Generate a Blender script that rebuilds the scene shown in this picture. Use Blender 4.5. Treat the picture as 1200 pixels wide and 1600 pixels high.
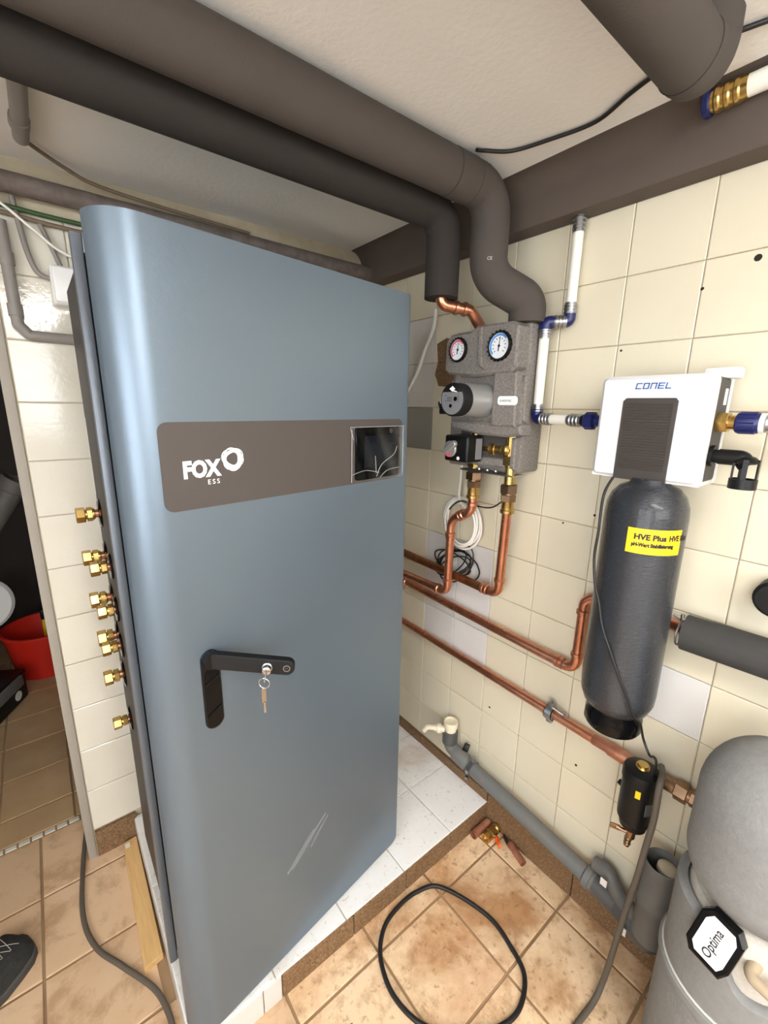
import bpy, bmesh, math, random
from mathutils import Vector, Matrix
random.seed(7)
PI = math.pi
sc = bpy.context.scene
for o in list(bpy.data.objects):
    bpy.data.objects.remove(o)

# ------------------------------------------------------------------ camera
CAM_H = 1.487
yaw, pitch, roll = math.radians(38.51), math.radians(13.63), math.radians(-0.872)
FPX = 677.9
fwd = Vector((math.sin(yaw) * math.cos(pitch), math.cos(yaw) * math.cos(pitch), -math.sin(pitch)))
rgt = Vector((math.cos(yaw), -math.sin(yaw), 0))
dwn = fwd.cross(rgt)
r2 = math.cos(roll) * rgt + math.sin(roll) * dwn
d2 = -math.sin(roll) * rgt + math.cos(roll) * dwn
cam_data = bpy.data.cameras.new('camera')
cam = bpy.data.objects.new('camera', cam_data)
sc.collection.objects.link(cam)
cam.matrix_world = Matrix(((r2.x, -d2.x, -fwd.x, 0), (r2.y, -d2.y, -fwd.y, 0), (r2.z, -d2.z, -fwd.z, CAM_H), (0, 0, 0, 1)))
cam_data.sensor_fit = 'VERTICAL'
cam_data.sensor_height = 36.0
cam_data.lens = FPX * 36.0 / 1600.0
cam_data.clip_start = 0.02
sc.camera = cam

# ------------------------------------------------------------------ world, exposure
world = bpy.data.worlds.new('world')
sc.world = world
world.use_nodes = True
world.node_tree.nodes['Background'].inputs[0].default_value = (0.9, 0.95, 1.0, 1)
world.node_tree.nodes['Background'].inputs[1].default_value = 0.15
GLOBE_STRENGTH = 3.0    # opal bulkhead lamp above and beside the viewpoint
LAMP_STRENGTH = 15.0      # opal ceiling batten
FILL_STRENGTH = 4.6     # added fill light panels on the rear and left walls
vs = sc.view_settings
vs.view_transform = 'Standard'
vs.look = 'None'
vs.gamma = 1.0
vs.use_curve_mapping = False
vs.exposure = 0.58

# ------------------------------------------------------------------ helpers
ROOT = {}          # object name -> world location of its top-level origin

def srgb(r, g, b):
    def c(v):
        v /= 255.0
        return v / 12.92 if v <= 0.04045 else ((v + 0.055) / 1.055) ** 2.4
    return (c(r), c(g), c(b), 1.0)

MATS = {}
def mat(name, col, rough=0.5, metal=0.0, var=0.0, var_scale=8.0, bump=0.0, bump_scale=60.0, col2=None,
        rnd=0.0, coat=0.0, emit=0.0, stain=None, aniso=None, spec=0.5, rough_var=0.0):
    """Procedural material: base colour, noise variation to col2, per-object random value, stains, noise relief."""
    m = bpy.data.materials.new(name)
    m.use_nodes = True
    nt = m.node_tree; N = nt.nodes; L = nt.links
    b = N['Principled BSDF']
    b.inputs['Roughness'].default_value = rough
    b.inputs['Metallic'].default_value = metal
    b.inputs['Specular IOR Level'].default_value = spec
    b.inputs['Coat Weight'].default_value = coat
    geo = N.new('ShaderNodeNewGeometry')
    def noise(scale, detail=4, rough_=0.6, dist=0.0):
        mp = N.new('ShaderNodeMapping'); L.new(geo.outputs['Position'], mp.inputs[0])
        if aniso: mp.inputs['Scale'].default_value = aniso
        n = N.new('ShaderNodeTexNoise'); n.inputs['Scale'].default_value = scale
        n.inputs['Detail'].default_value = detail; n.inputs['Roughness'].default_value = rough_
        n.inputs['Distortion'].default_value = dist
        L.new(mp.outputs[0], n.inputs['Vector']); return n.outputs['Fac']
    def ramp(fac, p0, p1):
        r = N.new('ShaderNodeMapRange'); r.inputs[1].default_value = p0; r.inputs[2].default_value = p1
        r.clamp = True
        L.new(fac, r.inputs[0]); return r.outputs[0]
    def mix(fac, a, bcol):
        x = N.new('ShaderNodeMix'); x.data_type = 'RGBA'
        if isinstance(fac, float): x.inputs[0].default_value = fac
        else: L.new(fac, x.inputs[0])
        for sock, v in ((x.inputs[6], a), (x.inputs[7], bcol)):
            if isinstance(v, tuple): sock.default_value = v
            else: L.new(v, sock)
        return x.outputs[2]
    cur = col
    if var > 0:
        c2 = col2 or tuple(v * 0.7 for v in col[:3]) + (1,)
        f = ramp(noise(var_scale), 0.5 - 0.25 / max(var, .01) * 0.5, 0.5 + 0.25)
        mm = N.new('ShaderNodeMath'); mm.operation = 'MULTIPLY'; mm.inputs[1].default_value = var
        L.new(ramp(noise(var_scale), 0.35, 0.7), mm.inputs[0])
        cur = mix(mm.outputs[0], cur, c2)
    for st in (stain or []):
        scol, sscale, lo, hi, amt = st
        mm = N.new('ShaderNodeMath'); mm.operation = 'MULTIPLY'; mm.inputs[1].default_value = amt
        L.new(ramp(noise(sscale, 8, 0.65, 0.3), lo, hi), mm.inputs[0])
        cur = mix(mm.outputs[0], cur, scol)
    if rnd > 0:
        oi = N.new('ShaderNodeObjectInfo')
        hs = N.new('ShaderNodeHueSaturation')
        r = N.new('ShaderNodeMapRange'); r.inputs[3].default_value = 1 - rnd; r.inputs[4].default_value = 1 + rnd
        L.new(oi.outputs['Random'], r.inputs[0]); L.new(r.outputs[0], hs.inputs['Value'])
        if isinstance(cur, tuple): hs.inputs['Color'].default_value = cur
        else: L.new(cur, hs.inputs['Color'])
        cur = hs.outputs[0]
    if isinstance(cur, tuple): b.inputs['Base Color'].default_value = cur
    else: L.new(cur, b.inputs['Base Color'])
    if rough_var > 0:
        rr = N.new('ShaderNodeMapRange'); rr.inputs[3].default_value = max(0.02, rough - rough_var); rr.inputs[4].default_value = min(1, rough + rough_var)
        L.new(noise(var_scale * 1.7), rr.inputs[0]); L.new(rr.outputs[0], b.inputs['Roughness'])
    if bump > 0:
        bp = N.new('ShaderNodeBump'); bp.inputs['Strength'].default_value = min(1.0, bump)
        bp.inputs['Distance'].default_value = 0.002
        L.new(noise(bump_scale, 3), bp.inputs['Height']); L.new(bp.outputs[0], b.inputs['Normal'])
    if emit > 0:
        b.inputs['Emission Color'].default_value = col
        b.inputs['Emission Strength'].default_value = emit
    MATS[name] = m
    return m

def link(o):
    sc.collection.objects.link(o); return o

def tag(o, label=None, cat=None, group=None, kind=None):
    if label: o['label'] = label
    if cat: o['category'] = cat
    if group: o['group'] = group
    if kind: o['kind'] = kind
    return o

def thing(name, label, cat, loc, group=None):
    e = bpy.data.objects.new(name, None); link(e)
    e.empty_display_size = 0.05
    e.location = loc
    ROOT[e.name] = Vector(loc)
    return tag(e, label, cat, group)

def finish(bm, ang=35):
    bmesh.ops.remove_doubles(bm, verts=bm.verts, dist=1e-6)
    bmesh.ops.recalc_face_normals(bm, faces=bm.faces)
    lim = math.radians(ang)
    for f in bm.faces: f.smooth = True
    for e in bm.edges:
        e.smooth = len(e.link_faces) == 2 and e.calc_face_angle(0) < lim

def obj(name, bm, m, parent=None, ang=35, label=None, norm=True):
    """Link a bmesh (built in world coordinates) as one mesh object; parts share their thing's origin."""
    if norm: finish(bm, ang)
    me = bpy.data.meshes.new(name)
    bm.to_mesh(me); bm.free()
    me.materials.append(MATS[m] if isinstance(m, str) else m)
    o = bpy.data.objects.new(name, me); link(o)
    if parent:
        loc = ROOT[parent.name]
        o.parent = parent
    else:
        xs = [v.co for v in me.vertices]
        lo = Vector((min(v.x for v in xs), min(v.y for v in xs), min(v.z for v in xs)))
        hi = Vector((max(v.x for v in xs), max(v.y for v in xs), max(v.z for v in xs)))
        loc = Vector(((lo.x + hi.x) / 2, (lo.y + hi.y) / 2, lo.z))
        o.location = loc
    me.transform(Matrix.Translation(-loc))
    ROOT[o.name] = loc
    if label: o['label'] = label
    return o

def copy_part(o, parent, offset):
    c = o.copy(); link(c); c.parent = parent; c.location = Vector(o.location) + Vector(offset); ROOT[c.name] = ROOT[o.name]
    return c

def B(): return bmesh.new()

def box(bm, x0, x1, y0, y1, z0, z1, bev=0.0, seg=2, M=None):
    r = bmesh.ops.create_cube(bm, size=1.0)
    vs_ = r['verts']
    for v in vs_:
        v.co = Vector(((x0 + x1) / 2 + v.co.x * (x1 - x0), (y0 + y1) / 2 + v.co.y * (y1 - y0), (z0 + z1) / 2 + v.co.z * (z1 - z0)))
    allv = vs_
    if bev > 0:
        es = list({e for v in vs_ for e in v.link_edges})
        r = bmesh.ops.bevel(bm, geom=es, offset=bev, segments=seg, affect='EDGES', profile=0.5)
        allv = list({v for f in r['faces'] for v in f.verts} | {v for v in vs_ if v.is_valid})
    if M is not None:
        bmesh.ops.transform(bm, matrix=M, verts=allv)
    return allv

def frame_of(d):
    d = d.normalized()
    up = Vector((0, 0, 1)) if abs(d.z) < 0.9 else Vector((1, 0, 0))
    a = d.cross(up).normalized(); b = a.cross(d).normalized()
    return a, b

def lathe(bm, prof, org, axis, seg=24, phase=0.0, cap=True):
    """Profile [(radius, height along axis)] turned about axis at org."""
    org = Vector(org); axis = Vector(axis).normalized()
    a, b = frame_of(axis)
    rings = []
    for r, h in prof:
        if r < 1e-6:
            rings.append([bm.verts.new(org + axis * h)])
        else:
            rings.append([bm.verts.new(org + axis * h + (a * math.cos(2 * PI * i / seg + phase) + b * math.sin(2 * PI * i / seg + phase)) * r) for i in range(seg)])
    for R0, R1 in zip(rings, rings[1:]):
        for i in range(seg):
            j = (i + 1) % seg
            if len(R0) == 1 and len(R1) == 1: continue
            if len(R0) == 1: bm.faces.new((R0[0], R1[i], R1[j]))
            elif len(R1) == 1: bm.faces.new((R0[i], R0[j], R1[0]))
            else: bm.faces.new((R0[i], R0[j], R1[j], R1[i]))
    if cap:
        if len(rings[0]) > 1: bm.faces.new(rings[0][::-1])
        if len(rings[-1]) > 1: bm.faces.new(rings[-1])

def cyl(bm, p0, p1, r, r1=None, seg=20, ch=0.0):
    p0 = Vector(p0); p1 = Vector(p1); L = (p1 - p0).length; r1 = r if r1 is None else r1
    if ch: prof = [(r - ch, 0), (r, ch), (r1, L - ch), (r1 - ch, L)]
    else: prof = [(r, 0), (r1, L)]
    lathe(bm, prof, p0, p1 - p0, seg)

def hexnut(bm, p0, p1, r, ch=0.0015, phase=0.0):
    p0 = Vector(p0); p1 = Vector(p1); L = (p1 - p0).length
    lathe(bm, [(r - ch, 0), (r, ch), (r, L - ch), (r - ch, L)], p0, p1 - p0, 6, phase)

def fillet_path(pts, rad, n=8):
    pts = [Vector(p) for p in pts]; out = [pts[0]]
    for i in range(1, len(pts) - 1):
        p, q, s = pts[i - 1], pts[i], pts[i + 1]
        d0 = (p - q); d1 = (s - q)
        ang = d0.angle(d1)
        if ang > PI - 0.02: out.append(q); continue
        R = rad[i - 1] if isinstance(rad, (list, tuple)) else rad
        t = min(R / math.tan(ang / 2), d0.length * 0.49, d1.length * 0.49)
        R = t * math.tan(ang / 2)
        a = q + d0.normalized() * t; c = q + d1.normalized() * t
        bis = (d0.normalized() + d1.normalized()).normalized()
        cen = q + bis * (R / math.sin(ang / 2))
        va, vc = a - cen, c - cen
        tot = va.angle(vc); ax = va.cross(vc).normalized()
        for k in range(n + 1):
            out.append(cen + Matrix.Rotation(tot * k / n, 3, ax) @ va)
    out.append(pts[-1])
    return out

def sweep(bm, pts, r, seg=16, cap=True, closed=False):
    """Round tube along a polyline with parallel-transported rings; r may be a list."""
    pts = [Vector(p) for p in pts]
    q = [pts[0]]
    rr = [r[0] if isinstance(r, list) else r]
    for i, p in enumerate(pts[1:]):
        if (p - q[-1]).length > 1e-5:
            q.append(p); rr.append(r[i + 1] if isinstance(r, list) else r)
    pts = q; n = len(pts)
    t0 = (pts[1] - pts[0]).normalized()
    a, b = frame_of(t0)
    rings = []; prev = t0
    for i in range(n):
        if closed: t = (pts[(i + 1) % n] - pts[i - 1]).normalized()
        elif i == 0: t = t0
        elif i == n - 1: t = (pts[-1] - pts[-2]).normalized()
        else: t = ((pts[i + 1] - pts[i]).normalized() + (pts[i] - pts[i - 1]).normalized()).normalized()
        rot = prev.rotation_difference(t); a = rot @ a; b = rot @ b; prev = t
        rings.append([bm.verts.new(pts[i] + (a * math.cos(2 * PI * k / seg) + b * math.sin(2 * PI * k / seg)) * rr[i]) for k in range(seg)])
    rng = range(n if closed else n - 1)
    for i in rng:
        R0, R1 = rings[i], rings[(i + 1) % n]
        for k in range(seg):
            j = (k + 1) % seg
            bm.faces.new((R0[k], R0[j], R1[j], R1[k]))
    if cap and not closed:
        bm.faces.new(rings[0][::-1]); bm.faces.new(rings[-1])

def smooth_pts(pts, n=8, closed=False):
    """Catmull-Rom through points."""
    P = [Vector(p) for p in pts]; out = []
    m = len(P)
    for i in range(m if closed else m - 1):
        p0 = P[i - 1] if (i > 0 or closed) else P[0]
        p1 = P[i]; p2 = P[(i + 1) % m]
        p3 = P[(i + 2) % m] if (closed or i + 2 < m) else P[-1]
        for k in range(n):
            t = k / n
            out.append(0.5 * ((2 * p1) + (p2 - p0) * t + (2 * p0 - 5 * p1 + 4 * p2 - p3) * t * t + (3 * p1 - p0 - 3 * p2 + p3) * t ** 3))
    if not closed: out.append(P[-1])
    return out

def prism(bm, poly, org, u, v, depth, inset=0.0):
    """Extrude a 2-D outline (u,v) along u x v by depth; inset chamfers the front rim."""
    org = Vector(org); u = Vector(u); v = Vector(v); w = u.cross(v).normalized()
    lo = [bm.verts.new(org + u * p[0] + v * p[1]) for p in poly]
    n = len(poly)
    rings = [lo]
    if inset > 0:
        cx = sum(p[0] for p in poly) / n; cy = sum(p[1] for p in poly) / n
        hi = [bm.verts.new(org + u * p[0] + v * p[1] + w * (depth - inset)) for p in poly]
        ins = []
        for i, p in enumerate(poly):
            a = Vector(poly[i - 1]); b = Vector(p); c = Vector(poly[(i + 1) % n])
            n1 = Vector((-(b - a).y, (b - a).x)).normalized(); n2 = Vector((-(c - b).y, (c - b).x)).normalized()
            nn = (n1 + n2)
            if nn.length < 1e-6: nn = n1
            nn = nn.normalized()
            area = sum(poly[k - 1][0] * poly[k][1] - poly[k][0] * poly[k - 1][1] for k in range(n))
            s = 1 if area > 0 else -1
            q = b + nn * inset * s / max(0.5, nn.dot(n1))
            ins.append(bm.verts.new(org + u * q.x + v * q.y + w * depth))
        rings += [hi, ins]
    else:
        rings.append([bm.verts.new(org + u * p[0] + v * p[1] + w * depth) for p in poly])
    for R0, R1 in zip(rings, rings[1:]):
        for i in range(n):
            j = (i + 1) % n
            bm.faces.new((R0[i], R0[j], R1[j], R1[i]))
    bm.faces.new(rings[0][::-1]); bm.faces.new(rings[-1])

def rrect(x0, x1, y0, y1, r, n=5):
    out = []
    for cx, cy, a0 in ((x1 - r, y1 - r, 0), (x0 + r, y1 - r, 90), (x0 + r, y0 + r, 180), (x1 - r, y0 + r, 270)):
        for k in range(n + 1):
            a = math.radians(a0 + 90 * k / n)
            out.append((cx + r * math.cos(a), cy + r * math.sin(a)))
    return out

def text_bm(s, size, org, u, v, depth=0.0006, bold=0.0, align='LEFT', xs=1.0, sp=1.0):
    cu = bpy.data.curves.new('lettering', 'FONT')
    cu.body = s; cu.size = size; cu.extrude = depth / 2; cu.offset = bold; cu.align_x = align
    cu.resolution_u = 3; cu.space_character = sp
    t = bpy.data.objects.new('lettering', cu); link(t)
    me = bpy.data.meshes.new_from_object(t)
    bpy.data.objects.remove(t); bpy.data.curves.remove(cu)
    u = Vector(u).normalized(); v = Vector(v).normalized(); w = u.cross(v)
    org = Vector(org)
    bm = bmesh.new(); bm.from_mesh(me); bpy.data.meshes.remove(me)
    for q in bm.verts:
        q.co = org + u * q.co.x * xs + v * q.co.y + w * (q.co.z + depth / 2)
    return bm

def strokes_bm(lines, wd, org, u, v, depth=0.0006):
    """Flat lettering from straight strokes, each a thin bar."""
    bm = B(); u = Vector(u).normalized(); v = Vector(v).normalized(); org = Vector(org)
    for (x0, y0, x1, y1) in lines:
        d = Vector((x1 - x0, y1 - y0)); L = d.length; d = d / L; p = Vector((-d.y, d.x)) * wd / 2
        e = d * wd / 2
        q = [Vector((x0, y0)) - e - p, Vector((x1, y1)) + e - p, Vector((x1, y1)) + e + p, Vector((x0, y0)) - e + p]
        prism(bm, [tuple(k) for k in q], org, u, v, depth)
    return bm

# ------------------------------------------------------------------ materials
mat('cream_tile', srgb(224, 215, 191), 0.30, var=0.35, var_scale=5, col2=srgb(218, 206, 178), bump=0.25, bump_scale=28, rnd=0.035,
    stain=[(srgb(150, 120, 80), 9, 0.66, 0.80, 0.35)])
mat('pier_tile', srgb(226, 221, 207), 0.07, var=0.3, var_scale=6, col2=srgb(212, 202, 176), bump=0.22, bump_scale=70, rnd=0.02)
mat('spare_tile', srgb(220, 217, 213), 0.3, var=0.3, var_scale=6, col2=srgb(198, 194, 190), bump=0.15, bump_scale=30, rnd=0.03)
mat('grey_tile', srgb(150, 148, 140), 0.35, var=0.3, var_scale=6, rnd=0.02)
mat('white_tile', srgb(246, 244, 241), 0.28, var=0.2, var_scale=5, col2=srgb(214, 206, 192), rnd=0.02,
    stain=[(srgb(176, 138, 96), 5, 0.52, 0.76, 0.6), (srgb(150, 120, 90), 90, 0.60, 0.68, 0.5)])
mat('grout', srgb(206, 194, 168), 0.9, var=0.6, var_scale=7, col2=srgb(150, 132, 104))
mat('floor_grout', srgb(136, 106, 76), 0.9, var=0.8, var_scale=3, col2=srgb(188, 156, 120))
mat('floor_tile', srgb(218, 186, 152), 0.42, var=0.5, var_scale=4, col2=srgb(198, 160, 120), bump=0.2, bump_scale=50, rnd=0.06,
    stain=[(srgb(150, 108, 68), 9, 0.50, 0.62, 0.45)])
mat('wet_tile', srgb(240, 210, 172), 0.36, var=0.45, var_scale=5, col2=srgb(226, 188, 142), bump=0.22, bump_scale=50, rnd=0.05,
    stain=[(srgb(174, 116, 66), 2.6, 0.46, 0.60, 0.75), (srgb(158, 106, 60), 13, 0.50, 0.66, 0.6), (srgb(128, 84, 46), 48, 0.56, 0.66, 0.5), (srgb(176, 100, 60), 1.5, 0.54, 0.66, 0.45)], rough_var=0.15)
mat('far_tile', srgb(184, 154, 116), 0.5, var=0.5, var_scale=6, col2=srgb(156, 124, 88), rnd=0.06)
mat('mosaic', srgb(214, 208, 192), 0.4, var=0.3, var_scale=30, rnd=0.06)
mat('granite', srgb(140, 108, 74), 0.7, var=0.9, var_scale=220, col2=srgb(84, 58, 36), bump=0.6, bump_scale=160,
    stain=[(srgb(190, 168, 138), 260, 0.56, 0.62, 0.6)])
mat('plaster', srgb(239, 236, 231), 0.9, var=0.15, var_scale=3, bump=0.5, bump_scale=85)
mat('soffit_brown', srgb(90, 79, 71), 0.85, var=0.25, var_scale=4, bump=0.3, bump_scale=60)  # darker and browner than the ceiling plaster
mat('rear_plaster', srgb(232, 230, 226), 0.9, var=0.1, var_scale=3)
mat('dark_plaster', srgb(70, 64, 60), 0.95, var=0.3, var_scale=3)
mat('jamb', srgb(168, 160, 148), 0.7, var=0.3, var_scale=8)
mat('foam', srgb(76, 69, 64), 0.88, var=0.25, var_scale=9, bump=0.25, bump_scale=240)
mat('foam_shade_seam', srgb(46, 41, 37), 0.88, var=0.25, var_scale=9, bump=0.25, bump_scale=240)  # same foam with shade put into its colour; also used for dark seams
mat('foam_black', srgb(62, 60, 58), 0.85, var=0.4, var_scale=14, bump=0.4, bump_scale=200)
mat('door_blue', srgb(112, 126, 139), 0.38, metal=0.55, var=0.10, var_scale=2.5, bump=0.10, bump_scale=520, spec=0.5,
    stain=[(srgb(128, 138, 146), 7, 0.66, 0.74, 0.10)])
mat('body_grey', srgb(112, 118, 126), 0.40, metal=0.4, bump=0.08, bump_scale=500)
mat('fascia', srgb(76, 69, 66), 0.5, bump=0.05, bump_scale=500)
mat('white_print', srgb(244, 244, 242), 0.5)
mat('black_gloss', srgb(10, 10, 12), 0.16, spec=0.22)
mat('black_plastic', srgb(16, 16, 17), 0.40, spec=0.3)
mat('black_matte', srgb(20, 20, 21), 0.55, spec=0.3, bump=0.1, bump_scale=300)
mat('screen', srgb(20, 24, 30), 0.15, spec=0.08)
mat('chrome', srgb(205, 205, 205), 0.18, metal=1.0)
mat('zinc', srgb(176, 178, 180), 0.34, metal=1.0, var=0.4, var_scale=60, bump=0.1, bump_scale=200)
mat('brass', srgb(200, 168, 102), 0.26, metal=0.95, var=0.4, var_scale=40, col2=srgb(178, 144, 82))
mat('bronze', srgb(168, 138, 110), 0.34, metal=1.0, var=0.5, var_scale=40, col2=srgb(110, 80, 58))
mat('copper', srgb(216, 152, 122), 0.30, metal=0.92, var=0.6, var_scale=30, col2=srgb(184, 114, 86), rough_var=0.1)
mat('copper_old', srgb(158, 106, 70), 0.42, metal=0.9, var=0.7, var_scale=40, col2=srgb(110, 62, 34))
mat('copper_worn', srgb(206, 148, 120), 0.5, metal=0.7, var=0.7, var_scale=24, col2=srgb(158, 90, 66), bump=0.2)
mat('epp', srgb(134, 128, 122), 0.8, var=0.9, var_scale=170, col2=srgb(96, 91, 86), bump=0.5, bump_scale=230)
mat('epp_dark', srgb(70, 66, 63), 0.85, var=0.6, var_scale=150, bump=0.4, bump_scale=230)
mat('silver_paint', srgb(178, 178, 176), 0.3, metal=0.6)
mat('pump_face', srgb(120, 120, 122), 0.45)
mat('dial', srgb(236, 238, 242), 0.4)
mat('dial_red', srgb(214, 84, 110), 0.4)
mat('dial_blue', srgb(92, 150, 222), 0.4)
mat('dial_violet', srgb(196, 200, 232), 0.4)
mat('white_plastic', srgb(238, 238, 236), 0.35)
mat('display_glass', srgb(8, 9, 11), 0.12, spec=0.06)
mat('white_gloss', srgb(224, 224, 223), 0.22, coat=0.2)
mat('cream_plastic', srgb(234, 222, 196), 0.35)
mat('white_pipe', srgb(238, 234, 224), 0.35)
mat('blue_plastic', srgb(22, 30, 86), 0.35)
mat('logo_blue', srgb(34, 98, 178), 0.5)
mat('grille', srgb(62, 56, 52), 0.6)
mat('side_dark', srgb(58, 54, 52), 0.55, var=0.3, var_scale=40)
mat('tank_wrap', srgb(44, 47, 52), 0.24, var=0.35, var_scale=22, aniso=(3, 3, 22), col2=srgb(36, 40, 46), bump=1.0, bump_scale=26, coat=0.25, rough_var=0.12)
mat('label_yellow', srgb(250, 204, 22), 0.45)
mat('print_black', srgb(30, 26, 22), 0.6)
mat('drain_grey', srgb(104, 108, 108), 0.55, var=0.6, var_scale=16, col2=srgb(124, 116, 106),
    stain=[(srgb(176, 120, 88), 5, 0.58, 0.70, 0.75)])
mat('drain_plain', srgb(106, 104, 100), 0.55, var=0.4, var_scale=14, col2=srgb(82, 80, 76))
mat('drain_dark', srgb(84, 84, 83), 0.5, var=0.4, var_scale=14)
mat('unit_foam', srgb(138, 137, 135), 0.85, var=0.35, var_scale=60, col2=srgb(116, 116, 114), bump=0.6, bump_scale=150)
mat('unit_inner', srgb(206, 198, 186), 0.9, var=0.5, var_scale=120, bump=0.4, bump_scale=160)
mat('seam_white', srgb(214, 208, 198), 0.7)
mat('tan_plastic', srgb(176, 158, 132), 0.5)
mat('cable_black', srgb(24, 23, 23), 0.45)
mat('cable_grey', srgb(92, 83, 72), 0.65)
mat('cable_white', srgb(236, 232, 224), 0.45)
mat('cable_green', srgb(52, 80, 40), 0.5)
mat('cable_brown', srgb(116, 100, 82), 0.6)
mat('conduit', srgb(140, 134, 128), 0.5, var=0.2, var_scale=12)
mat('rusty_pipe', srgb(120, 110, 104), 0.7, var=0.7, var_scale=30, col2=srgb(84, 70, 62), bump=0.4, bump_scale=150)
mat('wood', srgb(224, 184, 126), 0.6, var=0.6, var_scale=7, aniso=(14, 1.2, 14), col2=srgb(196, 150, 92), bump=0.15, bump_scale=40)
mat('orange_plastic', srgb(244, 104, 26), 0.4)
mat('orange_board', srgb(176, 96, 30), 0.6)
mat('red_plastic', srgb(204, 40, 26), 0.42, var=0.2, var_scale=10)
mat('toolbox_grey', srgb(112, 112, 110), 0.45)
mat('knit', srgb(52, 52, 50), 0.85, var=0.6, var_scale=90, col2=srgb(30, 30, 30), bump=0.8, bump_scale=260)
mat('rubber', srgb(76, 74, 70), 0.8, var=0.5, var_scale=30)
mat('film', srgb(248, 249, 250), 0.0)
f_ = MATS['film'].node_tree.nodes['Principled BSDF']
f_.inputs['Transmission Weight'].default_value = 1.0
f_.inputs['IOR'].default_value = 1.18
f_.inputs['Specular IOR Level'].default_value = 0.5
mat('scuff', srgb(190, 196, 200), 0.6)
MATS['scuff'].node_tree.nodes['Principled BSDF'].inputs['Alpha'].default_value = 0.22
mat('film_crease', srgb(178, 180, 182), 0.25)
mat('paper', srgb(226, 222, 214), 0.8)
mat('hole_dark', srgb(40, 34, 28), 0.95)
mat('lamp_glow', (1.0, 0.985, 0.96, 1), 0.5, emit=LAMP_STRENGTH)
mat('globe_glow', (1.0, 0.985, 0.96, 1), 0.5, emit=GLOBE_STRENGTH)
mat('fill_glow', (0.92, 0.96, 1.0, 1), 0.3, emit=FILL_STRENGTH)
mat('lamp_body', srgb(230, 230, 228), 0.5)

# ------------------------------------------------------------------ the setting
XW, YB, ZC = 1.127, 1.490, 2.050        # right wall, back wall face, ceiling

def structure(name, bm, m, ang=35):
    o = obj(name, bm, m, None, ang); o['kind'] = 'structure'; return o

def tile_mesh(name, a, b, t, m, ch=0.0012, axis='z'):
    """Shallow slab a x b x t with chamfered face, 18 triangles; axis = outward normal."""
    bm = B()
    lo = [(-a / 2, -b / 2, 0), (a / 2, -b / 2, 0), (a / 2, b / 2, 0), (-a / 2, b / 2, 0)]
    mid = [(x, y, t - ch) for x, y, _ in lo]
    top = [(x - math.copysign(ch * 1.5, x), y - math.copysign(ch * 1.5, y), t) for x, y, _ in lo]
    R = [[bm.verts.new(p) for p in ring] for ring in (lo, mid, top)]
    for r0, r1 in zip(R, R[1:]):
        for i in range(4):
            j = (i + 1) % 4
            bm.faces.new((r0[i], r0[j], r1[j], r1[i]))
    bm.faces.new(R[-1])
    if axis == '-x': bm.transform(Matrix(((0, 0, -1, 0), (-1, 0, 0, 0), (0, 1, 0, 0), (0, 0, 0, 1))))
    if axis == '-y': bm.transform(Matrix(((1, 0, 0, 0), (0, 0, -1, 0), (0, 1, 0, 0), (0, 0, 0, 1))))
    finish(bm, 20)
    me = bpy.data.meshes.new(name); bm.to_mesh(me); bm.free()
    me.materials.append(MATS[m]); return me

TM = {}
def tile(name, parent, loc, a, b, t, m, axis='z', tilt=0.0):
    k = (round(a, 3), round(b, 3), t, m, axis)
    if k not in TM: TM[k] = tile_mesh(name, a, b, t, m, 0.0012, axis)
    o = bpy.data.objects.new(name, TM[k]); link(o)
    o.parent = parent
    o.location = Vector(loc) - ROOT[parent.name]
    if tilt: o.rotation_euler = (random.uniform(-tilt, tilt), random.uniform(-tilt, tilt), random.uniform(-tilt, tilt))
    return o

G = 0.0030
# floor slab (grout bed) with 24.6 cm tiles
bm = B(); box(bm, -1.35, XW + 0.1, -1.75, 1.684, -0.08, -0.004)
floor = structure('floor', bm, 'floor_grout')
xs = [1.050 - 0.2455 * k for k in range(-1, 10)]
ys = [0.4455 + 0.2478 * k for k in range(-3, 6)]
xe = sorted(set([-1.35] + [x for x in xs if -1.35 < x < XW] + [XW]))
ye = sorted(set([-0.5] + [y for y in ys if -0.5 < y < 1.68] + [1.684]))
for i in range(len(xe) - 1):
    for j in range(len(ye) - 1):
        x0, x1, y0, y1 = xe[i], xe[i + 1], ye[j], ye[j + 1]
        if x1 - x0 < 0.03: continue
        if x0 > 0.05 and y0 > 0.76: continue                     # under the plinth
        wet = x0 > 0.2 and y0 > -0.2
        tile('tile', floor, ((x0 + x1) / 2, (y0 + y1) / 2, -0.004), x1 - x0 - 0.0075, y1 - y0 - 0.0075, 0.004, 'wet_tile' if wet else 'floor_tile', 'z', 0.0006)
# mosaic threshold
bm = B(); box(bm, -0.95, -0.03, 1.684, 1.708, -0.08, -0.003)
thr = structure('trim_1', bm, 'floor_grout')
for k in range(26):
    x = -0.045 - 0.0355 * k
    if x < -0.93: break
    tile('mosaic_stone', thr, (x, 1.696, -0.003), 0.030, 0.018, 0.004, 'mosaic', 'z', 0.004)
# floor of the next room
bm = B(); box(bm, -1.6, 1.0, 1.708, 3.9, -0.08, -0.004)
floor2 = structure('floor_far', bm, 'floor_grout')
fx = [-0.075 + 0.22 * k for k in range(-6, 4)]
fy = [1.708, 1.835] + [1.835 + 0.2155 * k for k in range(1, 9)]
for i in range(len(fx) - 1):
    for j in range(len(fy) - 1):
        tile('tile', floor2, ((fx[i] + fx[i + 1]) / 2, (fy[j] + fy[j + 1]) / 2, -0.004), fx[i + 1] - fx[i] - 0.007, fy[j + 1] - fy[j] - 0.007, 0.004, 'far_tile', 'z', 0.0008)

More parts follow.
